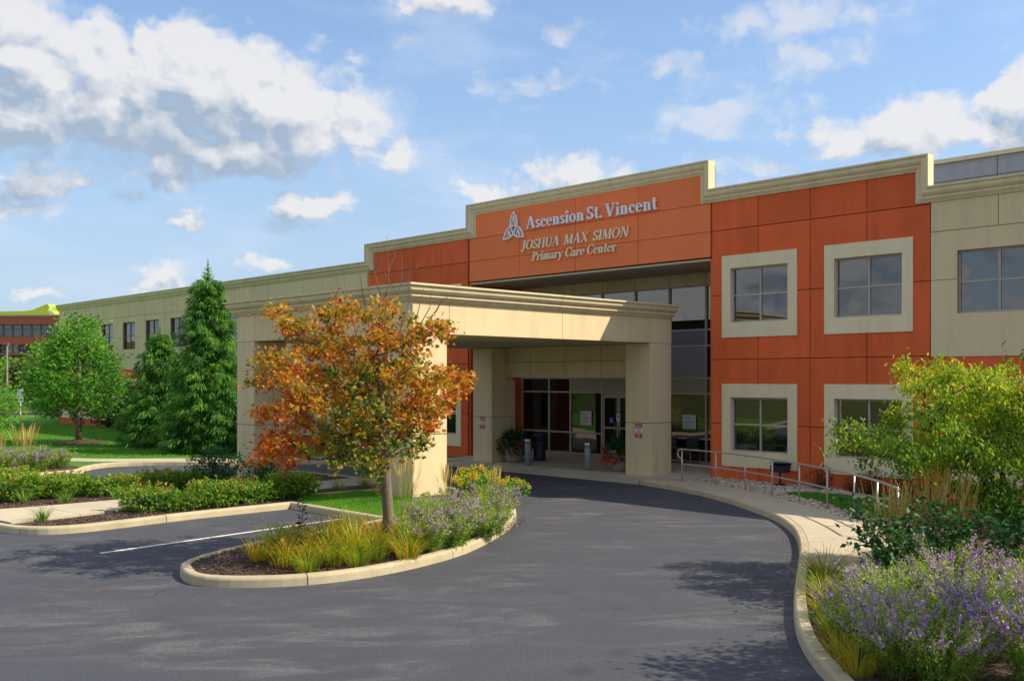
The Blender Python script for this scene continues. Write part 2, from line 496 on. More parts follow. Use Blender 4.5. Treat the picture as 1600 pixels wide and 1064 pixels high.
def asphalt_mat():
    m, k, b = new_mat('asphalt')
    geo = k.n('ShaderNodeNewGeometry').outputs['Position']
    big = k.n('ShaderNodeTexNoise', ins={'Vector': geo, 'Scale': 0.28, 'Detail': 6.0, 'Roughness': 0.62, 'Distortion': 0.6})
    # pale scuffed drifts drawn out along the drive
    vr = k.n('ShaderNodeVectorRotate', rotation_type='Z_AXIS', ins={'Vector': geo, 'Angle': R(-52)})
    st = k.n('ShaderNodeTexNoise', ins={'Vector': k.vmath('MULTIPLY', vr.outputs[0], (0.55, 1.6, 1.0)), 'Scale': 1.1, 'Detail': 8.0, 'Roughness': 0.68, 'Distortion': 0.9})
    fine = k.n('ShaderNodeTexNoise', ins={'Vector': geo, 'Scale': 75.0, 'Detail': 3.0, 'Roughness': 0.7})
    mid = k.n('ShaderNodeTexNoise', ins={'Vector': geo, 'Scale': 16.0, 'Detail': 4.0, 'Roughness': 0.7})
    chip = k.n('ShaderNodeTexVoronoi', ins={'Vector': geo, 'Scale': 55.0})
    f = k.math('MULTIPLY', k.maprange(st.outputs[0], 0.44, 0.72), k.maprange(big.outputs[0], 0.36, 0.62))
    f = k.math('MULTIPLY', f, k.maprange(mid.outputs[0], 0.30, 0.62, 0.35, 1.0))
    c = k.mix(k.math('MULTIPLY', f, 0.68), (0.074, 0.078, 0.099), (0.25, 0.235, 0.225))
    c = k.mix(k.math('MULTIPLY', k.maprange(big.outputs[0], 0.5, 0.8), 0.5), c, (0.054, 0.058, 0.076))
    grit = k.n('ShaderNodeTexNoise', ins={'Vector': geo, 'Scale': 30.0, 'Detail': 5.0, 'Roughness': 0.8})
    g = k.math('MULTIPLY', k.math('MULTIPLY_ADD', fine.outputs[0], 0.9, 0.55), k.maprange(grit.outputs[0], 0.28, 0.72, 0.66, 1.36, False))
    wv = k.n('ShaderNodeTexNoise', ins={'Vector': geo, 'Scale': 0.8, 'Detail': 4.0})
    crk = k.n('ShaderNodeTexVoronoi', feature='DISTANCE_TO_EDGE', ins={'Vector': k.vmath('ADD', geo, k.vmath('MULTIPLY', wv.outputs['Color'], (1.6, 1.6, 0))), 'Scale': 0.16})
    cm = k.n('ShaderNodeTexNoise', ins={'Vector': geo, 'Scale': 0.22, 'Detail': 2.0})
    g = k.math('MULTIPLY', g, k.math('SUBTRACT', 1.0, k.math('MULTIPLY', k.maprange(crk.outputs['Distance'], 0.0, 0.0032, 1.0, 0.0), k.maprange(cm.outputs[0], 0.5, 0.62, 0.0, 0.55))))
    g = k.math('MULTIPLY', g, k.maprange(chip.outputs['Distance'], 0.0, 0.5, 1.22, 0.85))
    # oil drips and old patches
    oil = k.n('ShaderNodeTexVoronoi', voronoi_dimensions='2D', ins={'Vector': k.vmath('ADD', geo, k.vmath('MULTIPLY', mid.outputs['Color'], (0.12, 0.12, 0))), 'Scale': 0.75})
    sel = k.n('ShaderNodeSeparateXYZ', ins={0: oil.outputs['Color']})
    of = k.math('MULTIPLY', k.maprange(oil.outputs['Distance'], 0.05, 0.16, 1.0, 0.0), k.maprange(sel.outputs[0], 0.6, 0.95, 0.0, 0.20))
    g = k.math('MULTIPLY', g, k.math('SUBTRACT', 1.0, of))
    sc = k.n('ShaderNodeVectorMath', operation='SCALE', ins={0: c})
    k.link(g, sc.inputs['Scale'])
    k.link(sc.outputs[0], b.inputs['Base Color'])
    b.inputs['Roughness'].default_value = 0.82
    b.inputs['Specular IOR Level'].default_value = 0.3
    bp = k.n('ShaderNodeBump', ins={'Strength': 0.5, 'Distance': 0.012, 'Height': fine.outputs[0]})
    k.link(bp.outputs[0], b.inputs['Normal'])
    return m


def grass_mat(name, a, c, scale=2.0, stripes=False):
    m, k, b = new_mat(name)
    geo = k.n('ShaderNodeNewGeometry').outputs['Position']
    n1 = k.n('ShaderNodeTexNoise', ins={'Vector': geo, 'Scale': scale, 'Detail': 6.0, 'Roughness': 0.65})
    n2 = k.n('ShaderNodeTexNoise', ins={'Vector': geo, 'Scale': 45.0, 'Detail': 3.0})
    f = k.math('ADD', k.math('MULTIPLY', n1.outputs[0], 0.6), k.math('MULTIPLY', n2.outputs[0], 0.4))
    col = k.mix(k.maprange(f, 0.3, 0.7), a, c)
    k.link(col, b.inputs['Base Color'])
    b.inputs['Roughness'].default_value = 0.9
    b.inputs['Specular IOR Level'].default_value = 0.15
    bp = k.n('ShaderNodeBump', ins={'Strength': 0.9, 'Distance': 0.03, 'Height': n2.outputs[0]})
    k.link(bp.outputs[0], b.inputs['Normal'])
    return m


M['asphalt'] = asphalt_mat()
M['lawn'] = grass_mat('lawn_soil', (0.06, 0.18, 0.022), (0.11, 0.26, 0.03))
M['field'] = grass_mat('far_grass', (0.05, 0.085, 0.018), (0.14, 0.135, 0.035), 0.12)
M['grass'] = leaf_mat('grass_blades', [(0, (0.05, 0.19, 0.016)), (0.5, (0.12, 0.33, 0.022)), (1, (0.22, 0.40, 0.03))], 0.45)
M['maple'] = leaf_mat('maple_leaves', [(0, (0.022, 0.085, 0.014)), (0.24, (0.10, 0.18, 0.02)), (0.44, (0.42, 0.33, 0.025)),
                                       (0.62, (0.62, 0.27, 0.025)), (0.82, (0.60, 0.15, 0.02)), (1, (0.40, 0.075, 0.018))], 0.45)
M['ash'] = leaf_mat('bright_green_leaves', [(0, (0.04, 0.15, 0.022)), (0.5, (0.12, 0.33, 0.040)), (1, (0.27, 0.47, 0.07))], 0.5)
M['dogwood'] = leaf_mat('yellow_green_leaves', [(0, (0.03, 0.11, 0.016)), (0.40, (0.13, 0.26, 0.022)), (0.78, (0.36, 0.44, 0.03)), (0.97, (0.54, 0.50, 0.035)), (1, (0.50, 0.24, 0.02))], 0.5)
M['darkleaf'] = leaf_mat('dark_green_leaves', [(0, (0.010, 0.055, 0.020)), (0.6, (0.030, 0.125, 0.034)), (1, (0.08, 0.20, 0.045))], 0.35)
M['needle'] = leaf_mat('spruce_needles', [(0, (0.022, 0.10, 0.018)), (0.5, (0.075, 0.24, 0.032)), (1, (0.21, 0.40, 0.05))], 0.45)
M['rose'] = leaf_mat('rose_leaves', [(0, (0.04, 0.14, 0.016)), (0.5, (0.14, 0.31, 0.028)), (0.9, (0.32, 0.42, 0.04)), (1, (0.42, 0.20, 0.05))], 0.42)
M['barberry'] = leaf_mat('bronze_leaves', [(0, (0.05, 0.05, 0.015)), (0.5, (0.13, 0.07, 0.02)), (1, (0.22, 0.06, 0.02))], 0.3)
M['brown_leaf'] = leaf_mat('brown_green_leaves', [(0, (0.05, 0.05, 0.018)), (0.6, (0.12, 0.09, 0.03)), (1, (0.20, 0.11, 0.035))], 0.3)
M['lily'] = leaf_mat('strap_leaves', [(0, (0.08, 0.19, 0.02)), (0.42, (0.26, 0.36, 0.028)), (0.75, (0.58, 0.45, 0.03)), (1, (0.60, 0.24, 0.03))], 0.42)
M['lily_green'] = leaf_mat('green_strap_leaves', [(0, (0.05, 0.15, 0.02)), (0.6, (0.12, 0.28, 0.028)), (1, (0.26, 0.36, 0.045))], 0.35)
M['reed'] = leaf_mat('tan_reed', [(0, (0.42, 0.29, 0.09)), (0.6, (0.60, 0.43, 0.14)), (1, (0.70, 0.54, 0.23))], 0.3)
M['sage_leaf'] = leaf_mat('sage_leaves', [(0, (0.08, 0.18, 0.028)), (0.5, (0.23, 0.35, 0.06)), (1, (0.46, 0.52, 0.15))], 0.48)
M['sage_flower'] = leaf_mat('violet_florets', [(0, (0.40, 0.18, 0.62)), (0.55, (0.66, 0.42, 0.84)), (1, (0.82, 0.66, 0.90))], 0.3, tstrength=1.0)
M['yellow'] = leaf_mat('yellow_heads', [(0, (0.42, 0.40, 0.02)), (0.6, (0.70, 0.56, 0.02)), (1, (0.70, 0.34, 0.04))], 0.2)
M['begonia'] = leaf_mat('red_petals', [(0, (0.60, 0.03, 0.015)), (0.6, (0.85, 0.06, 0.03)), (1, (0.88, 0.16, 0.07))], 0.3, tstrength=1.0)
M['pink'] = leaf_mat('pink_petals', [(0, (0.5, 0.10, 0.20)), (1, (0.6, 0.25, 0.32))], 0.3, tstrength=1.0)
M['chips'] = leaf_mat('bark_chips', [(0, (0.035, 0.022, 0.018)), (0.5, (0.11, 0.068, 0.052)), (1, (0.30, 0.22, 0.185))], 0.0)
M['dead_leaf'] = leaf_mat('fallen_leaf', [(0, (0.20, 0.07, 0.03)), (1, (0.42, 0.17, 0.06))], 0.2)
# ------------------------------------------------------------------ ground helpers
def catmull(pts, step=0.25, closed=False):
    P = [np.array(p, float) for p in pts]
    n = len(P)
    out = []
    rng = range(n) if closed else range(n - 1)
    for i in rng:
        p1, p2 = P[i], P[(i + 1) % n]
        p0 = P[i - 1] if (closed or i > 0) else 2 * p1 - p2
        p3 = P[(i + 2) % n] if (closed or i + 2 < n) else 2 * p2 - p1
        m = max(1, int(np.linalg.norm(p2 - p1) / step))
        for t in np.arange(m) / m:
            out.append(0.5 * ((2 * p1) + (p2 - p0) * t + (2 * p0 - 5 * p1 + 4 * p2 - p3) * t * t + (3 * p1 - p0 - 3 * p2 + p3) * t ** 3))
    if not closed:
        out.append(P[-1])
    return [tuple(p) for p in out]


def inside(poly, pts):
    pts = np.asarray(pts, float)
    x, y = pts[:, 0], pts[:, 1]
    c = np.zeros(len(pts), bool)
    n = len(poly)
    j = n - 1
    for i in range(n):
        xi, yi = poly[i]; xj, yj = poly[j]
        cond = ((yi > y) != (yj > y)) & (x < (xj - xi) * (y - yi) / (yj - yi + 1e-12) + xi)
        c ^= cond
        j = i
    return c


def edge_dist(poly, pts):
    pts = np.asarray(pts, float)[:, :2]
    d = np.full(len(pts), 1e9)
    for i in range(len(poly)):
        a = np.array(poly[i]); b = np.array(poly[(i + 1) % len(poly)])
        ab = b - a
        t = np.clip(((pts - a) @ ab) / (ab @ ab + 1e-12), 0, 1)
        d = np.minimum(d, np.linalg.norm(pts - (a + t[:, None] * ab), axis=1))
    return d


def sstep(x, a, b):
    t = np.clip((np.asarray(x, float) - a) / (b - a), 0, 1)
    return t * t * (3 - 2 * t)


def area(poly):
    return 0.5 * sum(poly[i][0] * poly[(i + 1) % len(poly)][1] - poly[(i + 1) % len(poly)][0] * poly[i][1] for i in range(len(poly)))


def offset_path(pts, d, closed=False):
    """shift a plan polyline to its left by d"""
    P = [np.array(p, float) for p in pts]
    n = len(P)
    out = []
    for i in range(n):
        a = P[i - 1] if (closed or i > 0) else None
        c = P[(i + 1) % n] if (closed or i < n - 1) else None
        ns = []
        for u, v in ((a, P[i]), (P[i], c)):
            if u is not None and v is not None:
                t = v - u
                L = np.linalg.norm(t)
                if L > 1e-9:
                    ns.append(np.array([-t[1], t[0]]) / L)
        if len(ns) == 2:
            m = ns[0] + ns[1]
            m = m / max(0.5, (m @ ns[0]))
        else:
            m = ns[0]
        out.append(tuple(P[i] + m * d))
    return out


def sheet(name, poly, mat, zf, step=0.5, parent=None):
    """triangulated ground patch with interior points; zf(x array, y array) gives its height"""
    poly = [tuple(p[:2]) for p in poly]
    if area(poly) < 0:
        poly = poly[::-1]
    A = np.array(poly)
    x0, y0 = A.min(0); x1, y1 = A.max(0)
    gx, gy = np.meshgrid(np.arange(x0 + step * .5, x1, step), np.arange(y0 + step * .5, y1, step))
    g = np.stack([gx.ravel(), gy.ravel()], 1)
    g = g[inside(poly, g)]
    if len(g):
        g = g[edge_dist(poly, g) > step * 0.35]
    vs = [Vector(p) for p in poly] + [Vector((float(p[0]), float(p[1]))) for p in g]
    n = len(poly)
    res = delaunay_2d_cdt(vs, [(i, (i + 1) % n) for i in range(n)], [], 1, 1e-5)
    V2, F = res[0], res[2]
    V = np.array([(v.x, v.y) for v in V2])
    z = zf(V[:, 0], V[:, 1])
    me = np_mesh(name, np.column_stack([V, z]), np.array([list(f) for f in F]), mat, smooth=True)
    o = add_obj(name, me, parent)
    if parent is not None:
        me.transform(Matrix.Translation(-abs_loc(parent)))
    return o


def flat(z):
    return lambda x, y: np.full(len(x), z)


KERB_PROF = [(0.0, -0.06), (0.012, 0.105), (0.024, 0.130), (0.045, 0.146), (0.150, 0.150), (0.165, 0.142), (0.165, -0.06)]


def kerb(name, path, closed=False, seg=3.0):
    """path: outer foot of the kerb, bed on its left. Cast sections with open joints between them."""
    root = empty(name, (path[0][0], path[0][1], 0), kind='structure')
    P = [np.array(p) for p in path] + ([np.array(path[0])] if closed else [])
    L = [0.0]
    for a, b in zip(P[:-1], P[1:]):
        L.append(L[-1] + np.linalg.norm(b - a))
    tot = L[-1]
    nseg = max(1, int(round(tot / seg)))
    rings = [offset_path(path, u, closed) for u, z in KERB_PROF]
    rings = [np.array(r + ([r[0]] if closed else [])) for r in rings]
    L = np.array(L)

    def at(s):
        return [(np.interp(s, L, r[:, 0]), np.interp(s, L, r[:, 1])) for r in rings]
    for i in range(nseg):
        jit = 0.25 if 0 < i else 0
        s0, s1 = tot * i / nseg + 0.009, tot * (i + 1) / nseg - 0.009
        ss = sorted(set([s0, s1] + [float(x) for x in L if s0 < x < s1]))
        mb = MB()
        vs = []
        for s in ss:
            vs += [(p[0], p[1], z) for p, (u, z) in zip(at(s), KERB_PROF)]
        m = len(KERB_PROF)
        fs = []
        for a in range(len(ss) - 1):
            for j in range(m - 1):
                fs.append((a * m + j, (a + 1) * m + j, (a + 1) * m + j + 1, a * m + j + 1))
        fs.append(tuple(range(m))); fs.append(tuple((len(ss) - 1) * m + q for q in range(m - 1, -1, -1)))
        mb.add(vs, fs)
        mb.build('kerb_section', M['kerb'], root)
    return root


def slab_strip(root, front, back, size, zf=None, gap=0.008, z=0.15):
    """paving between two plan polylines, cut into slabs of about the given length"""
    def arc(p):
        P = np.array(p)
        L = np.concatenate([[0], np.cumsum(np.linalg.norm(np.diff(P, axis=0), axis=1))])
        return P, L / L[-1], L[-1]
    A, la, ta = arc(front)
    B, lb, tb = arc(back)
    n = max(1, int(round((ta + tb) / 2 / size)))
    for i in range(n):
        g = gap / ((ta + tb) / 2)
        ts = np.linspace(i / n + g, (i + 1) / n - g, 7)
        mb = MB()
        vs = []
        for t in ts:
            a = np.array([np.interp(t, la, A[:, 0]), np.interp(t, la, A[:, 1])])
            b = np.array([np.interp(t, lb, B[:, 0]), np.interp(t, lb, B[:, 1])])
            za = z if zf is None else zf(*a)
            zb = z if zf is None else zf(*b)
            vs += [(a[0], a[1], za - .08), (a[0], a[1], za), (b[0], b[1], zb), (b[0], b[1], zb - .08)]
        fs = []
        for k in range(6):
            for j in range(3):
                fs.append((k * 4 + j, k * 4 + j + 1, (k + 1) * 4 + j + 1, (k + 1) * 4 + j))
        fs.append((3, 2, 1, 0)); fs.append((24, 25, 26, 27))
        mb.add(vs, fs)
        mb.build('paving_slab', M['conc'], root)


# ------------------------------------------------------------------ ground, drive, lawns
def field_z(x, y):
    z = np.full(len(x), -0.06)
    z = z + 2.6 * sstep(-x, 92, 120) + 3.0 * sstep(-x, 130, 220)
    d = -(x * 0.55 + y * 0.83)
    z = z + 5.0 * sstep(d, 48, 105)
    return z


gx = np.concatenate([np.arange(-600, -200, 40), np.arange(-200, 101, 6), np.arange(140, 601, 46)])
gy = np.concatenate([np.arange(-600, -160, 44), np.arange(-160, 141, 6), np.arange(180, 601, 42)])
X, Y = np.meshgrid(gx, gy)
V = np.column_stack([X.ravel(), Y.ravel(), field_z(X.ravel(), Y.ravel())])
nx, ny = len(gx), len(gy)
I = (np.arange(ny - 1)[:, None] * nx + np.arange(nx - 1)[None, :]).ravel()
tag(add_obj('ground', np_mesh('ground', V, np.column_stack([I, I + 1, I + nx + 1, I + nx]), M['field'], smooth=True)), kind='structure')

drive = sheet('driveway', [(-34, -24), (30, -24), (30, 27.5), (-34, 27.5)], M['asphalt'], flat(0.0), 2.0)
tag(drive, kind='structure')
far_road = sheet('road', [(-91, -60), (-83.5, -60), (-83.5, 120), (-91, 120)], M['asphalt'], flat(0.03), 6.0)
tag(far_road, kind='structure')

# planted island between the parking bay, the drive and the lane under the canopy
BAY = [(-19.95, 12.39), (-16.42, 12.39)]
PEN = catmull([(-16.42, 12.39), (-15.95, 10.6), (-15.62, 9.0), (-15.25, 8.0), (-14.72, 7.2), (-14.08, 6.88), (-13.57, 6.80), (-13.15, 6.98),
               (-12.76, 7.36), (-12.45, 7.85), (-12.26, 8.5), (-12.22, 9.25), (-12.33, 10.1), (-12.64, 11.18), (-13.19, 12.29),
               (-13.92, 13.48), (-14.83, 14.66), (-15.9, 15.7), (-17.0, 16.5), (-18.4, 17.05), (-20.0, 17.2), (-22.0, 17.15),
               (-25.0, 17.1), (-27.2, 16.7), (-28.6, 15.5), (-29.2, 13.9), (-29.0, 12.1), (-28.4, 10.4), (-28.1, 8.6), (-27.8, 7.0),
               (-26.6, 6.2), (-24.4, 6.1), (-22.6, 6.25), (-21.0, 6.42), (-20.35, 6.62), (-19.9, 7.0), (-19.72, 7.6), (-19.78, 8.6),
               (-19.93, 9.9), (-19.95, 12.39)], 0.16)
MAIN = BAY[:-1] + PEN[:-1]
kerb('kerb', MAIN, True)
MAIN_IN = offset_path(MAIN, 0.166, True)


def H_main(x, y):
    x = np.atleast_1d(np.asarray(x, float)); y = np.atleast_1d(np.asarray(y, float))
    d = edge_dist(MAIN_IN, np.column_stack([x, y]))
    return 0.115 + 0.15 * sstep(d, 0, 1.6) * sstep(x, -21.0, -19.4) + 0.015 * np.sin(x * 3.1 + y * 1.7) * sstep(d, 0, .3)


tag(sheet('mulch_bed', MAIN_IN, M['mulch'], H_main, 0.3), kind='structure')
BAY_LAWN = catmull([(-19.75, 12.60), (-18.5, 12.58), (-16.6, 12.60), (-15.6, 12.7), (-15.3, 13.3), (-16.3, 14.15), (-17.6, 14.1), (-19.0, 14.15), (-20.2, 14.2), (-20.9, 13.6), (-20.4, 12.9)], 0.3, True)
tag(sheet('lawn', BAY_LAWN, M['lawn'], lambda x, y: H_main(x, y) + 0.012, 0.3), kind='structure')
SIDE_LAWN = catmull([(-25.2, 11.9), (-24.6, 13.2), (-24.4, 14.2), (-25.2, 14.25), (-27.2, 14.3), (-28.5, 14.4), (-28.6, 12.6), (-27.6, 11.3), (-26.4, 11.2)], 0.3, True)
tag(sheet('lawn', SIDE_LAWN, M['lawn'], lambda x, y: H_main(x, y) + 0.012, 0.3), kind='structure')
walk = empty('garden_path', (-22.5, 11, 0), kind='structure')
slab_strip(walk, catmull([(-21.05, 6.7), (-21.2, 7.6), (-21.62, 9.6), (-21.85, 11.5), (-21.9, 14), (-22.1, 16.95)], .5),
           catmull([(-23.6, 6.45), (-23.35, 7.6), (-23.3, 9.6), (-23.4, 11.5), (-23.45, 14), (-23.7, 16.95)], .5), 1.5, z=0.15)

# lawn beyond the lane, its kerb and its pavement
FARK = catmull([(-26.2, 22.28), (-28.3, 21.0), (-30.1, 19.1), (-31.3, 17.3), (-32.4, 16.1), (-33.45, 14.9), (-33.6, 13.7), (-32.8, 12.75),
                (-31.95, 12.2), (-31.62, 11.2), (-31.28, 9.64), (-31.1, 6.0), (-31.4, 0.0), (-33.0, -8.0)][::-1], 0.35)
kerb('kerb', FARK, False)
FARIN = offset_path(FARK, 0.166)
FAR = FARIN + [(-26.2, 24.3), (-67.6, 24.3), (-67.6, 70), (-83.4, 70), (-83.4, -8)]
tag(sheet('lawn', FAR, M['lawn'], flat(0.13), 2.5), kind='structure')
pav = empty('sidewalk', (-31, 18, 0), kind='structure')
slab_strip(pav, catmull([(-26.2, 22.5), (-28.4, 21.2), (-30.25, 19.25), (-31.45, 17.45), (-32.55, 16.25), (-33.65, 14.95), (-34.6, 13.7), (-38.2, 11.2), (-44, 8.6), (-52, 6.5)], .5),
           catmull([(-26.2, 24.2), (-29.2, 22.2), (-31.15, 19.9), (-32.4, 18.0), (-33.5, 16.8), (-34.6, 15.5), (-35.6, 14.4), (-39.1, 12.2), (-44.6, 9.8), (-52.3, 7.7)], .5), 1.6, z=0.152)
LAVBED = catmull([(-31.6, 6.2), (-31.5, 9.6), (-31.85, 11.2), (-32.2, 12.1), (-33.1, 12.6), (-35.0, 12.3), (-36.8, 10.8), (-36.5, 8), (-34, 6)], .4, True)
tag(sheet('mulch_bed', LAVBED, M['mulch'], flat(0.140), 0.6), kind='structure')

# pavement, gravel and beds to the right of the drive
RK = catmull([(-17.6, 22.33), (-15.76, 21.70), (-14.61, 21.19), (-13.36, 20.43), (-12.12, 19.52), (-10.93, 18.50), (-9.83, 17.2), (-8.86, 15.7), (-7.98, 14.1),
              (-7.07, 12.4), (-6.48, 11.35), (-5.85, 10.34), (-5.25, 9.55), (-4.75, 9.0), (-3.9, 8.1), (-2.6, 7.1), (-0.6, 6.3), (4, 5.6), (12, 5.2)], 0.18)
kerb('kerb', RK, False)
RKIN = offset_path(RK, 0.166)
RIGHT = RKIN + [(12, 24.28), (-17.4, 24.28)]
tag(sheet('mulch_bed', RIGHT, M['mulch'], flat(0.115), 0.6), kind='structure')
BACK = catmull([(-16.55, 23.05), (-15.3, 22.75), (-14.0, 22.15), (-12.87, 21.45), (-11.6, 20.6), (-10.4, 19.7), (-9.35, 18.75), (-8.2, 17.5), (-7.2, 16.5), (-5.6, 15.75), (-3.0, 15.3), (3, 14.9)], .3)
FRONT = [p for p in RKIN if p[1] > 13.9] + catmull([(-7.75, 13.9), (-6.9, 13.75), (-5.2, 13.6), (-2.8, 13.3), (3, 12.9)], .3)
sw = empty('sidewalk', (-12, 19, 0), kind='structure')
slab_strip(sw, FRONT, BACK, 1.5, z=0.152)
GRAV = [p for p in BACK if p[0] < -8.3] + [(-8.0, 18.3), (-8.6, 19.6), (-9.0, 21.0), (-9.8, 22.3), (-10.8, 23.1), (-11.6, 23.5), (-12.4, 24.0), (-12.6, 24.28), (-16.46, 24.28), (-16.5, 23.1)]
tag(sheet('gravel_bed', GRAV, M['gravel'], flat(0.128), 0.6), kind='structure')
RLAWN = catmull([(-12.95, 22.30), (-12.2, 21.75), (-11.2, 21.05), (-10.1, 20.15), (-9.3, 19.5), (-8.9, 20.0), (-9.2, 21.2), (-10.2, 22.3), (-11.2, 22.75), (-12.3, 22.75)], .3, True)
tag(sheet('lawn', RLAWN, M['lawn'], flat(0.150), 0.4), kind='structure')

# paved apron in front of the doors, rising to the threshold
def apron_z(x, y):
    lo = 0.02 + 0.125 * float(sstep(x, -19.4, -17.7)) + 0.125 * float(sstep(-x, 25.6, 26.6))
    return float(np.interp(y, [22.3, 23.2, 27.0], [lo, 0.15, 0.30]))


ap = empty('entrance_apron', (-21.8, 24.5, 0), kind='structure')
xe = [-28.4, -26.2, -24.0, -21.8, -19.7, -17.62]
ye = [22.34, 23.2, 25.1, 27.06]
for i in range(5):
    for j in range(3):
        x0, x1 = xe[i] + .006, xe[i + 1] - .006
        y0, y1 = ye[j] + .006, ye[j + 1] - .006
        if j > 0 and i == 0:
            x0 = -27.05
            if j == 1: y0 = 23.206
        mb = MB()
        q = [(x0, y0), (x1, y0), (x1, y1), (x0, y1)]
        mb.add([(a, b, -.05) for a, b in q] + [(a, b, apron_z(a, b)) for a, b in q],
               [(4, 5, 6, 7), (0, 1, 5, 4), (1, 2, 6, 5), (2, 3, 7, 6), (3, 0, 4, 7)])
        mb.build('paving_slab', M['conc'], ap)
for (y0, y1) in ((22.45, 23.2), (23.2, 25.1), (25.1, 27.06)):
    mb = MB()
    q = [(-17.61, y0 + .006), (-16.52, y0 + .006 + (.5 if y0 < 23 else 0)), (-16.52, y1 - .006), (-17.61, y1 - .006)]
    mb.add([(a, b, -.05) for a, b in q] + [(a, b, max(.152, apron_z(a, b))) for a, b in q],
           [(4, 5, 6, 7), (0, 1, 5, 4), (1, 2, 6, 5), (2, 3, 7, 6), (3, 0, 4, 7)])
    mb.build('paving_slab', M['conc'], ap)

mb = MB()
mb.add([(-17.21, 6.9, .004), (-17.11, 6.9, .004), (-17.70, 12.36, .004), (-17.80, 12.36, .004)], [(0, 1, 2, 3)])
mb.build('parking_stripe', M['white_paint'], drive)
# ------------------------------------------------------------------ the building
YF = 24.30
YG = 27.00          # entrance glazing
bld = empty('medical_building', (-21.8, YF, 0),
            'two storey clinic with rust red and cream stucco blocks and stepped cornice', 'building')


def rect_sub(rects, h):
    out = []
    for (a, b, c, d) in rects:
        (e, f, g, i) = h
        if e >= b or f <= a or g >= d or i <= c:
            out.append((a, b, c, d)); continue
        if e > a: out.append((a, e, c, d))
        if f < b: out.append((f, b, c, d))
        m0, m1 = max(a, e), min(b, f)
        if g > c: out.append((m0, m1, c, g))
        if i < d: out.append((m0, m1, i, d))
    return out


def panel_grid(xs, zs, holes, mat, y=YF, th=0.035, gap=0.022, parent=None, jit=0.0):
    for i in range(len(xs) - 1):
        for j in range(len(zs) - 1):
            r = [(xs[i] + gap / 2, xs[i + 1] - gap / 2, zs[j] + gap / 2, zs[j + 1] - gap / 2)]
            for h in holes:
                r = rect_sub(r, h)
            r = [q for q in r if q[1] - q[0] > .004 and q[3] - q[2] > .004]
            if not r:
                continue
            dy = RS.uniform(0, jit)
            mb = MB()
            for (a, b, c, d) in r:
                mb.box(a, b, y - dy, y + th, c, d)
            mb.build('wall_panel', mat, parent or bld)


def window(cx, zc, w, h, y=YF, depth=0.09, fr='alu', glass='glass', parent=None, nx=2, nz=2):
    """framed window, one pane object in each opening"""
    p = parent or bld
    f = 0.048
    x0, x1, z0, z1 = cx - w / 2, cx + w / 2, zc - h / 2, zc + h / 2
    yy = y + depth
    mb = MB()
    mb.box(x0, x0 + f, yy, yy + .07, z0, z1); mb.box(x1 - f, x1, yy, yy + .07, z0, z1)
    mb.box(x0 + f, x1 - f, yy + .002, yy + .068, z0, z0 + f); mb.box(x0 + f, x1 - f, yy + .002, yy + .068, z1 - f, z1)
    xs = [x0 + w * k / nx for k in range(nx + 1)]
    zs = [z0 + h * k / nz for k in range(nz + 1)]
    for k in range(1, nx): mb.box(xs[k] - f * .55, xs[k] + f * .55, yy + .004, yy + .066, z0 + f, z1 - f)
    for k in range(1, nz):
        for q in range(nx):
            mb.box((x0 + f) if q == 0 else xs[q] + f * .55, (x1 - f) if q == nx - 1 else xs[q + 1] - f * .55, yy + .006, yy + .064, zs[k] - f * .5, zs[k] + f * .5)
    fo = mb.build('window', M[fr], p)
    fo['pane_y'] = yy + .035
    for a in range(nx):
        for b in range(nz):
            gx0 = xs[a] + (f if a == 0 else f * .55) - .006; gx1 = xs[a + 1] - (f if a == nx - 1 else f * .55) + .006
            gz0 = zs[b] + (f if b == 0 else f * .5) - .006; gz1 = zs[b + 1] - (f if b == nz - 1 else f * .5) + .006
            t = RS.uniform(-.0035, .0035, 3)
            m2 = MB()
            yc = yy + .035
            m2.prism([(gx0, yc + t[0], gz0), (gx1, yc + t[1], gz0), (gx1, yc + t[1] + t[2], gz1), (gx0, yc + t[0] + t[2], gz1)], (0, .012, 0))
            m2.build('pane', M[glass], fo)
    return fo


def surround(x0, x1, z0, z1, hole, y=YF, proud=0.03, mat='beige_trim'):
    mb = MB()
    a, b, c, d = hole
    y0, y1 = y - proud, y + .16
    mb.box(x0, a, y0, y1, z0, z1); mb.box(b, x1, y0, y1, z0, z1)
    mb.box(a, b, y0 + .0005, y1, z0, c); mb.box(a, b, y0 + .0005, y1, d, z1)
    return mb.build('window_surround', M[mat], bld)


# masses behind the facade
mb = MB()
mb.box(-67.1, -27.02, YF + .21, 50, -.3, 7.25)
mb.box(-16.50, 14, YF + .21, 50, -.3, 7.25)
mb.box(-27.02, -16.50, YG + .14, 50, -.3, 7.25)
mb.box(-27.02, -16.50, YF + .21, YG + .14, 6.55, 7.25)
mb.build('wall_mass', M['roof'], bld)


def backing(x0, x1, z0, z1, mat, holes=(), y=YF):
    r = [(x0, x1, z0, z1)]
    for h in holes:
        r = rect_sub(r, h)
    mb = MB()
    for (a, b, c, d) in r:
        mb.box(a, b, y + .036, y + .205, c, d)
    return mb.build('wall_backing', mat, bld)


# rust red blocks, two by two windows with cream surrounds
RXS = [-16.49, -14.96, -13.37, -11.78, -10.16]
ZS = [0.0, 1.72, 3.56, 5.40, 7.27, 8.42]
MIR = -43.56


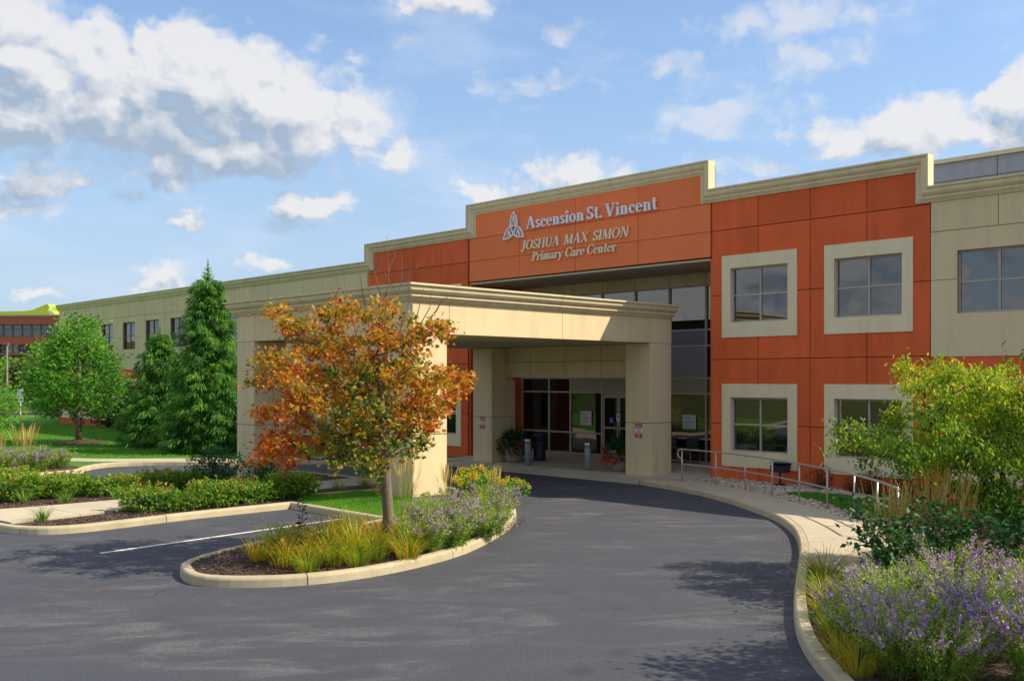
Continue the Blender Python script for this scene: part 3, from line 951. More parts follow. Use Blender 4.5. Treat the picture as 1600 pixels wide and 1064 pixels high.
def red_block(xs, zs, wcs):
    holes, wh = [], []
    for cx, w in wcs:
        for z0, z1, wz0, wz1 in ((4.18, 6.52, 4.60, 6.15), (0.51, 2.86, 0.94, 2.48)):
            holes.append((cx - w / 2, cx + w / 2, z0, z1))
            wh.append((cx, cx - .91, cx + .91, wz0, wz1))
    for i, (h, q) in enumerate(zip(holes, wh)):
        hole = (q[1], q[2], q[3], q[4])
        surround(h[0], h[1], h[2], h[3], hole)
        window(q[0], (q[3] + q[4]) / 2, q[2] - q[1], q[4] - q[3])
    panel_grid(xs, zs, holes, M['red'])
    backing(xs[0], xs[-1], 0, zs[-1], M['backing'], holes)


red_block(RXS, ZS, [(-14.94, 2.38), (-11.765, 2.37)])
red_block([-33.22] + [MIR - x for x in RXS[::-1]][1:], ZS, [(MIR + 14.94, 2.38), (MIR + 11.765, 2.37)])
# sign block above the entrance
panel_grid([-26.97, -24.37, -21.77, -19.17, -16.51], [6.53, 7.265, 8.085, 9.05], [], M['orange'], y=YF - .03, th=.065, gap=.016)
backing(-26.965, -16.52, 6.535, 9.05, M['backing'])
# tall parapet backs (thin walls standing above the roof)
mb = MB()
mb.box(-16.48, -10.17, YF + .208, YF + .235, 7.25, 8.40); mb.box(-33.17, -26.99, YF + .208, YF + .235, 7.25, 8.40)
mb.box(-26.95, -16.52, YF + .208, YF + .235, 7.25, 9.22); mb.box(-67.1, -33.24, YF + .208, YF + .235, 7.25, 7.68); mb.box(-10.15, 14, YF + .208, YF + .235, 7.25, 7.60)
mb.build('parapet', M['roof'], bld)


# cream wings with a red ground floor
def wing(edges, wcx, z_top, ww=1.66, wz=(4.70, 6.27), lw=True):
    holes = [(c - ww / 2, c + ww / 2, wz[0], wz[1]) for c in wcx]
    fine = []
    for i in range(len(edges) - 1):
        fine += [edges[i], (edges[i] + edges[i + 1]) / 2]
    fine.append(edges[-1])
    panel_grid(fine, [6.58, z_top], holes, M['beige'], gap=.018)
    panel_grid(edges, [5.40, 6.58], holes, M['beige'], gap=.014)
    panel_grid(edges, [3.53, 5.40], holes, M['beige'], gap=.014)
    lh, lo = [], []
    for c in wcx:
        lh.append((c - 1.15, c + 1.15, 0.51, 3.00)); lo.append((c - .83, c + .83, .94, 2.62))
        surround(*lh[-1], lo[-1])
        window(c, 1.78, 1.66, 1.68, fr='alu_dark')
        window(c, (wz[0] + wz[1]) / 2, ww, wz[1] - wz[0], fr='alu_dark' if edges[0] < -40 else 'alu')
    panel_grid(edges, [0.0, 3.53], lh, M['red'])
    backing(edges[0], edges[-1], 0, z_top, M['backing_b'], holes + lh)


LE = [-67.1] + [-67.1 + 1.42 + 3.052 * k for k in range(1, 11)] + [-33.24]
LW = [-59.40 + 3.052 * k for k in range(-2, 9)]
LE = [-67.1] + [(LW[k] + LW[k + 1]) / 2 for k in range(10)] + [-33.24]
wing(LE, LW, 7.45)
RE_ = [-10.15, -7.00, -3.85, -0.70, 2.45, 5.6, 8.75]
wing(RE_, [-8.575, -5.425, -2.275, 0.875, 4.025, 7.175], 7.35, ww=1.88, wz=(4.57, 6.08))

# stepped cornice: one profile swept along the outline of the parapets
PROF = [(0.0, -0.12), (0.0, 0.30), (0.045, 0.30), (0.055, 0.245), (0.085, 0.235), (0.115, 0.245), (0.15, 0.238), (0.185, 0.21), (0.215, 0.165), (0.235, 0.13),
        (0.25, 0.125), (0.255, 0.145), (0.29, 0.145), (0.297, 0.10), (0.33, 0.10), (0.337, 0.06), (0.375, 0.06), (0.38, -0.01)]


def cornice_xz(path, name='cornice'):
    P = [np.array(p, float) for p in path]
    n = len(P)
    offs = []
    for i in range(n):
        ns = []
        for a, b in ((i - 1, i), (i, i + 1)):
            if a >= 0 and b < n:
                t = P[b] - P[a]; t /= np.linalg.norm(t)
                ns.append(np.array([t[1], -t[0]]))
        offs.append(ns[0] + ns[1] if len(ns) == 2 else ns[0])
    for i in range(n - 1):
        mb = MB()
        vs, fs = [], []
        m = len(PROF)
        for q in (i, i + 1):
            for s, d in PROF:
                p = P[q] + offs[q] * s
                vs.append((p[0], YF - (d * .68 if d > 0 else d), p[1]))
        for j in range(m - 1):
            fs.append((j, j + 1, m + j + 1, m + j))
        if i == 0: fs.append(tuple(range(m - 1, -1, -1)))
        if i == n - 2: fs.append(tuple(range(m, 2 * m)))
        mb.add(vs, fs)
        mb.build(name, M['cornice'], bld)


cornice_xz([(-67.22, 7.80), (-33.20, 7.80), (-33.20, 8.50), (-26.98, 8.50), (-26.98, 9.32), (-16.47, 9.32), (-16.47, 8.48), (-10.13, 8.48), (-10.13, 7.69), (14.0, 7.69)])

# recessed entrance
mb = MB()
mb.box(-27.04, -26.98, YF + .036, YG + .14, 0, 6.50)
mb.build('side_wall', M['red'], bld)
mb = MB(); mb.box(-16.56, -16.50, YF + .036, YG + .14, 0, 6.50); mb.build('side_wall', M['red'], bld)
mb = MB()
mb.box(-26.985, -26.90, 25.25, 26.55, .75, 2.95); mb.build('window_surround', M['beige_trim'], bld)
mb = MB(); mb.box(-26.91, -26.885, 25.55, 26.05, 1.15, 2.55); mb.build('pane', M['glass_dark'], bld)
mb = MB(); mb.box(-26.98, -16.56, YF + .04, YG + .1, 6.44, 6.50); mb.build('soffit', M['soffit'], bld)
for a, b in ((-26.97, -25.7), (-25.7, -24.3), (-24.3, -22.91), (-22.91, -21.44), (-21.44, -20.0), (-20.0, -18.54), (-18.54, -16.57)):
    mb = MB(); mb.box(a + .012, b - .012, YG - .03, YG + .09, 6.06, 6.438); mb.build('frieze_panel', M['beige'], bld)
# curtain wall
GXS = [-26.96, -25.54, -24.46, -22.95, -21.44, -20.0, -18.54, -16.58]
GZS = [0.30, 1.05, 2.52, 3.03, 4.08, 4.60, 6.04]
cw = MB()
mw = 0.035
for x in GXS:
    cw.box(x - mw, x + mw, YG - .02, YG + .09, .30, 6.055)
for z in GZS:
    for i in range(len(GXS) - 1):
        if z == 1.05 and i in (3,):
            continue
        cw.box(GXS[i] + mw, GXS[i + 1] - mw, YG - .015, YG + .085, z - .03, z + .03)
curtain = cw.build('curtain_wall', M['alu'], bld)
for i in range(len(GXS) - 1):
    for j in range(len(GZS) - 1):
        if i == 3 and j <= 1:
            continue
        x0, x1, z0, z1 = GXS[i] + mw - .005, GXS[i + 1] - mw + .005, GZS[j] + .025, GZS[j + 1] - .025
        kind, mat, yo = 'pane', M['glass_dark'] if j < 5 else M['glass'], .03
        if j == 2 and i >= 2: kind, mat, yo = 'spandrel', M['spandrel3'], .0
        if j == 3: kind, mat, yo = 'spandrel', M['spandrel2'], .0
        if j == 4: kind, mat, yo = 'spandrel', M['spandrel'], .012
        if i == len(GXS) - 2 and j in (2, 3, 4): kind, mat, yo = 'pane', M['glass_dark'], .03
        m2 = MB()
        t = RS.uniform(-.003, .003, 3) if kind == 'pane' else np.zeros(3)
        yc = YG + yo
        m2.prism([(x0, yc + t[0], z0), (x1, yc + t[1], z0), (x1, yc + t[1] + t[2], z1), (x0, yc + t[0] + t[2], z1)], (0, .012, 0))
        m2.build(kind, mat, curtain)
# pair of doors
for (x0, x1) in ((-22.90, -22.205), (-22.185, -21.49)):
    mb = MB()
    st = .065
    mb.box(x0, x0 + st, YG - .005, YG + .045, .31, 2.47); mb.box(x1 - st, x1, YG - .005, YG + .045, .31, 2.47)
    mb.box(x0 + st, x1 - st, YG - .004, YG + .044, .31, .50); mb.box(x0 + st, x1 - st, YG - .004, YG + .044, 2.33, 2.47); mb.box(x0 + st, x1 - st, YG - .004, YG + .044, 1.24, 1.31)
    dr = mb.build('entrance_door', M['alu'], bld)
    for z0, z1 in ((.495, 1.245), (1.305, 2.335)):
        m2 = MB(); m2.box(x0 + st - .004, x1 - st + .004, YG + .015, YG + .027, z0, z1); m2.build('pane', M['glass_dark'], dr)
    hx = x1 - .11 if x0 < -22.5 else x0 + .11
    m2 = MB(); m2.tube([(hx, YG - .01, 1.0), (hx, YG - .06, 1.03), (hx, YG - .06, 1.42), (hx, YG - .01, 1.45)], .013, 6); m2.build('handle', M['steel'], dr)

# grey screen on the roof behind the right-hand parapet
sc_ = empty('roof_screen', (-6, 32, 7.25), 'grey metal panel screen standing on the roof behind the right parapet', 'roof screen')
xs = [-14.5, -11.32, -10.84 + .6, -7.2, -4, -1, 2, 5]
for i in range(len(xs) - 1):
    for z0, z1 in ((7.25, 8.2), (8.2, 9.28), (9.28, 9.86)):
        mb = MB(); mb.box(xs[i] + .012, xs[i + 1] - .012, 32, 32.06, z0 + .012, z1 - .012); mb.build('screen_panel', M['screen'], sc_)
mb = MB(); mb.box(-14.55, 5.05, 31.9, 32.2, 9.862, 9.99); mb.build('coping', M['cornice'], sc_)
mb = MB(); mb.box(-14.5, 5, 32.065, 32.2, 7.25, 9.86); mb.build('backing', M['backing_b'], sc_)

# ------------------------------------------------------------------ entrance canopy
cp = empty('entrance_canopy', (-21.93, 14.36, 0), 'cream stucco drive-under canopy on four square columns before the entrance', 'canopy')
CX0, CX1, CY0, CY1 = -25.96, -17.90, 14.36, 24.26


def column(x0, x1, y0, y1, zb):
    mb = MB(); mb.box(x0 + .02, x1 - .02, y0 + .02, y1 - .02, zb, 4.06)
    c = mb.build('column', M['backing_b'], cp)
    for z0, z1 in ((zb, 1.69), (1.712, 4.05)):
        m2 = MB(); m2.bbox(x0, x1, y0, y1, z0, z1, .012); m2.build('column_block', M['beige'], c)


column(CX1 - .95, CX1, CY0, CY0 + 1.04, .0)
column(CX0, CX0 + .96, CY0, CY0 + 1.04, .0)
column(CX1 - .95, CX1, 23.25, CY1, .10)
column(CX0 + .32, CX0 + 1.27, 23.25, CY1, .10)
mb = MB(); mb.box(CX0 + .03, CX1 - .03, CY0 + .03, CY1, 4.066, 5.0); mb.build('roof_slab', M['soffit'], cp)
for a, b in ((CX0, -24.97), (-24.97, -21.97), (-21.97, -18.87), (-18.87, CX1)):
    mb = MB(); mb.box(a + (.008 if a > CX0 else 0), b - (.008 if b < CX1 else 0), CY0, CY0 + .028, 4.062, 4.86); mb.build('beam_panel', M['beige'], cp)
for x in (CX0, CX1):
    for a, b in ((CY0 + .0285, 15.47), (15.47, 19.44), (19.44, 23.25), (23.25, CY1)):
        mb = MB()
        x0, x1 = (x, x + .028) if x == CX0 else (x - .028, x)
        mb.box(x0, x1, a + (.008 if a > 15 else 0), b - (.008 if b < 24 else 0), 4.062, 4.86); mb.build('beam_panel', M['beige'], cp)


def cornice_plan(path, ztop, ext, seg, parent):
    """moulding swept in plan; outward is to the right of the walking direction"""
    P = [np.array(p, float) for p in path]
    n = len(P)
    off = []
    for i in range(n):
        ns = []
        for a, b in ((i - 1, i), (i, i + 1)):
            if a >= 0 and b < n:
                t = P[b] - P[a]; t /= np.linalg.norm(t)
                ns.append(np.array([t[1], -t[0]]))
        off.append(ns[0] + ns[1] if len(ns) == 2 else ns[0])
    for i in range(n - 1):
        L = np.linalg.norm(P[i + 1] - P[i])
        k = max(1, int(round(L / seg)))
        for q in range(k):
            mb = MB(); vs, fs = [], []
            m = len(PROF)
            for t in (q / k, (q + 1) / k):
                o = off[i] * (1 - t) + off[i + 1] * t
                base = P[i] * (1 - t) + P[i + 1] * t
                g = (P[i + 1] - P[i]) / L * (.004 if t == q / k and q else (-.004 if q < k - 1 and t != q / k else 0))
                for s, d in PROF:
                    p = base + g + o * d
                    vs.append((p[0], p[1], ztop - s))
            for j in range(m - 1):
                fs.append((j, j + 1, m + j + 1, m + j))
            fs.append(tuple(range(m - 1, -1, -1))); fs.append(tuple(range(m, 2 * m)))
            mb.add(vs, fs)
            mb.build('cornice', M['cornice'], parent)


cornice_plan([(CX0, CY1), (CX0, CY0), (CX1, CY0), (CX1, CY1)], 5.19, 0.3, 4.6, cp)
mb = MB(); mb.box(CX0 + .05, CX1 - .05, CY0 + .05, CY1, 5.0, 5.12); mb.build('roof', M['roof'], cp)
# drop beam between the rear columns
bx = [-24.68, -23.45, -21.92, -20.35, -18.86]
mb = MB(); mb.box(-24.68, -18.86, 23.93, 24.24, 3.06, 4.062); mb.build('drop_beam', M['backing_b'], cp)
for i in range(4):
    for z0, z1 in ((3.05, 3.56), (3.56, 4.06)):
        mb = MB(); mb.box(bx[i] + .01, bx[i + 1] - .01, 23.89, 23.925, z0 + (.012 if z0 > 3.1 else 0), z1 - .006); mb.build('beam_panel', M['beige'], cp)
# recessed spots in the canopy ceiling are not lit by day

# ------------------------------------------------------------------ raised lettering
SF = .055


def arc(cx, cy, rx, ry, a0, a1, tk, tn, n=14):
    """crescent band, thick where it runs upright"""
    outer, inner = [], []
    for i in range(n + 1):
        a = R(a0 + (a1 - a0) * i / n)
        w = tn + (tk - tn) * abs(math.cos(a)) ** 1.6
        outer.append((cx + rx * math.cos(a), cy + ry * math.sin(a)))
        inner.append((cx + (rx - w) * math.cos(a), cy + (ry - min(w, ry * .95)) * math.sin(a)))
    return [('band', outer, inner)]


def ln(x0, y0, x1, y1, w):
    return [('poly', [(x0 - w / 2, y0), (x0 + w / 2, y0), (x1 + w / 2, y1), (x1 - w / 2, y1)])]


def rc(x0, y0, x1, y1):
    return [('poly', [(x0, y0), (x1, y0), (x1, y1), (x0, y1)])]


def disc(cx, cy, r):
    return [('poly', [(cx + r * math.cos(2 * math.pi * i / 12), cy + r * math.sin(2 * math.pi * i / 12)) for i in range(12)])]


def glyphs(tk, tn, xh=.66):
    s = SF
    G = {}
    hv = tk
    G['A'] = (ln(.11, s, .37, 1, tn) + ln(.68, s, .40, 1, tk) + rc(.2, .29, .58, .29 + tn * .8) + rc(0, 0, .25, s) + rc(.52, 0, .86, s), .88)
    G['S'] = (arc(.29, .745, .25, .255, 25, 268, tk * .85, tn * 1.5) + arc(.30, .265, .28, .265, -158, 92, tk * .95, tn * 1.5) + rc(.47, .70, .52, .98) + rc(.03, .02, .08, .32), .62)
    G['V'] = (ln(.17, 1 - s, .43, 0, tk) + ln(.70, 1 - s, .46, 0, tn) + rc(0, 1 - s, .34, 1) + rc(.56, 1 - s, .86, 1), .86)
    G['J'] = (ln(.24, .02, .24, 1 - s, tk) + rc(.06, 1 - s, .42, 1) + arc(.10, .0, .22, .20, 200, 350, tn * 1.6, tn * 1.6), .48)
    G['O'] = (arc(.43, .5, .42, .515, 0, 360, tk, tn, 24), .90)
    G['H'] = (ln(.18, s, .18, 1 - s, tk) + ln(.70, s, .70, 1 - s, tk) + rc(.18, .48, .70, .48 + tn) + rc(.02, 0, .34, s) + rc(.54, 0, .86, s) + rc(.02, 1 - s, .34, 1) + rc(.54, 1 - s, .86, 1), .91)
    G['U'] = (ln(.17, .3, .17, 1 - s, tk) + ln(.70, .3, .70, 1 - s, tn) + arc(.41, .32, .33, .335, 180, 360, tk * .8, tn * 1.2) + rc(.01, 1 - s, .33, 1) + rc(.56, 1 - s, .84, 1), .88)
    G['M'] = (ln(.14, s, .16, 1, tn) + ln(.20, 1, .50, .02, tk) + ln(.84, 1, .52, .02, tn) + ln(.88, s, .86, 1, tk) + rc(.01, 0, .28, s) + rc(.72, 0, 1.04, s), 1.08)
    G['X'] = (ln(.17, 1 - s, .66, s, tk) + ln(.66, 1 - s, .15, s, tn) + rc(.01, 1 - s, .33, 1) + rc(.53, 1 - s, .80, 1) + rc(.01, 0, .28, s) + rc(.50, 0, .84, s), .86)
    G['I'] = (ln(.18, s, .18, 1 - s, tk) + rc(.02, 0, .34, s) + rc(.02, 1 - s, .34, 1), .39)
    G['N'] = (ln(.15, s, .15, 1 - s, tn) + ln(.19, 1, .72, 0, tk) + ln(.75, .05, .75, 1 - s, tn) + rc(.01, 0, .29, s) + rc(.0, 1 - s, .2, 1) + rc(.61, 1 - s, .89, 1), .90)
    G['P'] = (ln(.18, s, .18, 1 - s, tk) + arc(.30, .735, .32, .265, -90, 90, tk, tn) + rc(.18, 1 - tn, .31, 1) + rc(.18, .47, .31, .47 + tn) + rc(.02, 0, .36, s) + rc(.02, 1 - s, .12, 1), .66)
    G['C'] = (arc(.44, .5, .42, .515, 42, 318, tk, tn, 20) + rc(.70, .70, .75, .99), .80)
    G['c'] = (arc(.29, xh / 2, .27, xh / 2 + .01, 48, 312, tk, tn, 16) + disc(.43, xh * .74, tk * .48), .54)
    G['e'] = (arc(.29, xh / 2, .27, xh / 2 + .01, 4, 312, tk, tn, 18) + rc(.14, xh * .50, .52, xh * .50 + tn * .8), .58)
    G['o'] = (arc(.30, xh / 2, .29, xh / 2 + .01, 0, 360, tk, tn, 22), .63)
    G['s'] = (arc(.22, xh * .74, .19, xh * .27, 20, 268, tk * .85, tn * 1.5) + arc(.225, xh * .26, .21, xh * .27, -160, 92, tk * .9, tn * 1.5) + rc(.355, xh * .72, .395, xh * .98), .46)
    G['i'] = (ln(.17, s, .17, xh, tk) + rc(.02, 0, .32, s) + rc(.01, xh - s, .10, xh) + disc(.16, .88, .105), .36)
    G['n'] = (ln(.17, s, .17, xh, tk) + arc(.33, xh - .235, .235, .235, 5, 158, tk, tn * 1.3, 10) + ln(.48, s, .48, xh - .22, tk) + rc(.02, 0, .31, s) + rc(.35, 0, .64, s) + rc(.01, xh - s, .10, xh), .67)
    G['m'] = (ln(.17, s, .17, xh, tk) + arc(.32, xh - .225, .225, .225, 5, 158, tk, tn * 1.3, 10) + ln(.46, s, .46, xh - .21, tk) + arc(.61, xh - .225, .225, .225, 5, 158, tk, tn * 1.3, 10) + ln(.75, s, .75, xh - .21, tk)
              + rc(.02, 0, .29, s) + rc(.35, 0, .58, s) + rc(.64, 0, .90, s) + rc(.01, xh - s, .10, xh), .94)
    G['r'] = (ln(.17, s, .17, xh, tk) + arc(.33, xh - .2, .2, .2, 60, 160, tn * 1.6, tn * 1.3, 8) + disc(.41, xh - .10, .09) + rc(.02, 0, .34, s) + rc(.01, xh - s, .10, xh), .50)
    G['t'] = (ln(.19, .12, .19, .90, tk * .9) + rc(.02, xh - s, .38, xh) + arc(.30, .14, .19, .145, 180, 310, tk * .8, tn * 1.2, 8), .43)
    G['a'] = (ln(.42, s, .42, xh * .72, tk) + arc(.28, xh * .70, .225, xh * .30, 20, 165, tk * .8, tn * 1.3, 10) + arc(.22, .19, .20, .195, 60, 330, tk, tn, 14) + rc(.40, 0, .58, s), .58)
    G['y'] = (ln(.14, xh - s, .34, .02, tk) + ln(.52, xh - s, .27, -.22, tn) + rc(0, xh - s, .28, xh) + rc(.40, xh - s, .63, xh) + disc(.20, -.23, .085), .62)
    G['.'] = (disc(.13, .09, .10), .27)
    G[' '] = ([], .30)
    return G


def text(parent, s, G, x0, x1, z0, cap, y, dep, mat, shear=0.0, space=None):
    adv = [(space if (ch == ' ' and space) else G[ch][1]) for ch in s]
    W = sum(adv)
    k = (x1 - x0) / W
    cx = x0
    for ch, a in zip(s, adv):
        if ch != ' ':
            mb = MB()
            for si, st in enumerate(G[ch][0]):
                d = dep + .0016 * si

                def T(p):
                    return (cx + p[0] * k + shear * p[1] * cap, y, z0 + p[1] * cap)
                if st[0] == 'poly':
                    mb.prism([T(p) for p in st[1]], (0, -d, 0))
                else:
                    o, i_ = [T(p) for p in st[1]], [T(p) for p in st[2]]
                    n = len(o)
                    vs = o + i_ + [(p[0], p[1] - d, p[2]) for p in o] + [(p[0], p[1] - d, p[2]) for p in i_]
                    fs = []
                    for q in range(n - 1):
                        fs += [(q, q + 1, n + q + 1, n + q), (2 * n + q, 3 * n + q, 3 * n + q + 1, 2 * n + q + 1),
                               (q, 2 * n + q, 2 * n + q + 1, q + 1), (n + q, n + q + 1, 3 * n + q + 1, 3 * n + q)]
                    fs += [(0, n, 3 * n, 2 * n), (n - 1, 3 * n - 1, 4 * n - 1, 2 * n - 1)]
                    mb.add(vs, fs)
            mb.build('letter', mat, parent)
        cx += a * k


YS = YF - .036
s1 = empty('wall_sign', (-21.7, YS, 8.15), 'white raised serif lettering and looped emblem across the orange parapet', 'sign')
text(s1, "Ascension St. Vincent", glyphs(.185, .07), -23.97, -18.38, 8.145, .405, YS - .02, .055, M['white'], 0, .22)
s2 = empty('wall_sign', (-21.8, YS, 7.2), 'cream slanted serif lettering in two lines under the white lettering', 'sign')
GI = glyphs(.16, .06)
text(s2, "JOSHUA MAX SIMON", GI, -24.20, -19.52, 7.44, .315, YS - .015, .05, M['letter_side'], .22, .55)
text(s2, "Primary Care Center", GI, -23.72, -20.02, 7.025, .30, YS - .015, .05, M['letter_side'], .22, .34)
# looped emblem: three pointed loops knotted round the middle, a small A in each


def ribbon(mb, pts, w, y, d):
    P = [np.array(p) for p in pts]
    l, r = [], []
    for i in range(len(P)):
        t = P[min(i + 1, len(P) - 1)] - P[max(0, i - 1)]
        t = t / np.linalg.norm(t)
        nn = np.array([-t[1], t[0]]) * w / 2
        l.append(P[i] + nn); r.append(P[i] - nn)
    o = [(p[0], y, p[1]) for p in l]; i_ = [(p[0], y, p[1]) for p in r]
    n = len(o)
    vs = o + i_ + [(p[0], p[1] - d, p[2]) for p in o] + [(p[0], p[1] - d, p[2]) for p in i_]
    fs = []
    for q in range(n - 1):
        fs += [(q, q + 1, n + q + 1, n + q), (2 * n + q, 3 * n + q, 3 * n + q + 1, 2 * n + q + 1), (q, 2 * n + q, 2 * n + q + 1, q + 1), (n + q, n + q + 1, 3 * n + q + 1, 3 * n + q)]
    fs += [(0, n, 3 * n, 2 * n), (n - 1, 3 * n - 1, 4 * n - 1, 2 * n - 1)]
    mb.add(vs, fs)


mb = MB()
ex, ez = -24.60, 8.23
dd = .05
for k, (an, Ln) in enumerate(((90, .58), (214, .60), (326, .60))):
    a = R(an)
    u = np.array([math.cos(a), math.sin(a)]); v = np.array([-u[1], u[0]])
    for sgn in (-1, 1):
        pts = []
        for i in range(15):
            t = i / 14
            al = -.13 + (Ln + .13) * t
            wd = .165 * math.sin(math.pi * min(1, (t * .96 + .04)) ** .95) * sgn
            q = np.array([ex, ez]) + u * al + v * wd
            pts.append((q[0], q[1]))
        dd += .0017
        ribbon(mb, pts, .045, YS - .02, dd)
    # little A inside the loop
    tip = np.array([ex, ez]) + u * (Ln * .74)
    if k == 0:
        la = [(tip, tip + np.array([-.085, -.30])), (tip, tip + np.array([.095, -.30]))]
    else:
        b0 = np.array([ex, ez]) + u * (Ln * .52)
        tip = b0 + np.array([0.03 if k == 1 else -.03, .13])
        la = [(tip, tip + np.array([-.08, -.24])), (tip, tip + np.array([.08, -.24]))]
    for j, (p, q) in enumerate(la):
        dd += .0017
        ribbon(mb, [tuple(p), tuple((p + q) / 2), tuple(q)], .03 if j == 0 else .055, YS - .02, dd)
mb.build('emblem', M['white'], s1)
# ------------------------------------------------------------------ plant helpers
def nrm(a):
    return a / (np.linalg.norm(a, axis=1, keepdims=True) + 1e-9)


T_OVAL = (np.array([(0, 0, 0), (.27, .48, .10), (0, 1, 0), (-.27, .48, .10)]), np.array([(0, 1, 2), (0, 2, 3)]))
T_NEEDLE = (np.array([(-.10, 0, 0), (.10, 0, 0), (.05, .75, -.05), (0, 1, -.14), (-.05, .75, -.05)]), np.array([(0, 1, 2), (0, 2, 4), (4, 2, 3)]))
T_DROOP = (np.array([(0, 0, 0), (.19, .38, .06), (.13, .74, -.08), (0, 1, -.26), (-.13, .74, -.08), (-.19, .38, .06), (0, .4, -.02), (0, .74, -.11)]),
           np.array([(0, 1, 6), (0, 6, 5), (1, 2, 7), (1, 7, 6), (6, 7, 5), (7, 4, 5), (2, 3, 7), (7, 3, 4)]))
_mp = [(90, 1.0), (72, .55), (52, .62), (38, .92), (22, .48), (-4, .66), (-40, .30), (-90, .10), (-140, .30), (184, .66), (158, .48), (142, .92), (128, .62), (108, .55)]
T_MAPLE = (np.array([(0, .42, 0)] + [(r * .62 * math.cos(R(a)), .42 + r * .58 * math.sin(R(a)), -.10 * r) for a, r in _mp]),
           np.array([(0, i + 1, (i + 1) % len(_mp) + 1) for i in range(len(_mp))]))
T_QUAD = (np.array([(-.5, -.5, 0), (.5, -.5, .12), (.5, .5, 0), (-.5, .5, .12)]), np.array([(0, 1, 2), (0, 2, 3)]))
T_FLORET = (np.array([(-.5, 0, 0), (.5, 0, .1), (0, 1, .2), (0, .3, .5)]), np.array([(0, 1, 2), (0, 1, 3), (1, 2, 3)]))


def scatter_leaves(P, axis, normal, size, T, tint):
    """place a leaf template at each point -> (V, F, tint)"""
    tv, tf = T
    y = nrm(axis)
    z = normal - (normal * y).sum(1, keepdims=True) * y
    z = nrm(z)
    x = np.cross(y, z)
    S = np.asarray(size).reshape(-1, 1, 1)
    V = P[:, None, :] + S * (tv[None, :, 0:1] * x[:, None, :] + tv[None, :, 1:2] * y[:, None, :] + tv[None, :, 2:3] * z[:, None, :])
    n, m = len(P), len(tv)
    F = (np.arange(n)[:, None, None] * m + tf[None]).reshape(-1, 3)
    return V.reshape(-1, 3), F, np.repeat(tint, m)


def blades(base, az, length, lean, curve, width, nseg=4, tint=None, wprof=None):
    """arching strap leaves -> (V, F quads, tint)"""
    n = len(base)
    t = np.linspace(0, 1, nseg + 1)
    th = lean[:, None] + curve[:, None] * t[None] ** 1.3
    ds = length[:, None] / nseg
    h = np.concatenate([np.zeros((n, 1)), np.cumsum(np.sin((th[:, 1:] + th[:, :-1]) / 2) * ds, 1)], 1)
    v = np.concatenate([np.zeros((n, 1)), np.cumsum(np.cos((th[:, 1:] + th[:, :-1]) / 2) * ds, 1)], 1)
    d = np.stack([np.cos(az), np.sin(az)], 1)
    px = base[:, None, 0] + d[:, None, 0] * h
    py = base[:, None, 1] + d[:, None, 1] * h
    pz = base[:, None, 2] + v
    w = (np.interp(t, [0, .25, .7, 1], [.6, 1, .7, .05]) if wprof is None else np.interp(t, *wprof))[None] * width[:, None] / 2
    tw = az[:, None] + math.pi / 2 + RS.uniform(-.7, .7, (n, 1))
    sx, sy = np.cos(tw) * w, np.sin(tw) * w
    A = np.stack([px - sx, py - sy, pz], 2)
    B = np.stack([px + sx, py + sy, pz], 2)
    V = np.stack([A, B], 2).reshape(n, -1, 3)
    m = 2 * (nseg + 1)
    q = np.array([(2 * i, 2 * i + 1, 2 * i + 3, 2 * i + 2) for i in range(nseg)])
    F = (np.arange(n)[:, None, None] * m + q[None]).reshape(-1, 4)
    tint = RS.uniform(0, 1, n) if tint is None else tint
    return V.reshape(-1, 3), F, np.repeat(tint, m)


def merge(parts):
    V, F, T = [], [], []
    b = 0
    for v, f, t in parts:
        V.append(v); F.append(f + b); T.append(t)
        b += len(v)
    return np.concatenate(V), np.concatenate(F), np.concatenate(T)


def rand_dir(n):
    a = RS.normal(size=(n, 3))
    return nrm(a)


CAMR = np.array([math.cos(YAW), math.sin(YAW), 0.0])
CAMF = np.array([-math.sin(YAW), math.cos(YAW), 0.0])


def at_depth(px, py, Z):
    """a point of the place, given where the photograph shows it and how far away it stands"""
    return CAMR * ((px - 800) / 1550.0 * Z) + CAMF * Z + np.array([0, 0, 3.0 + (592 - py) / 1550.0 * Z])


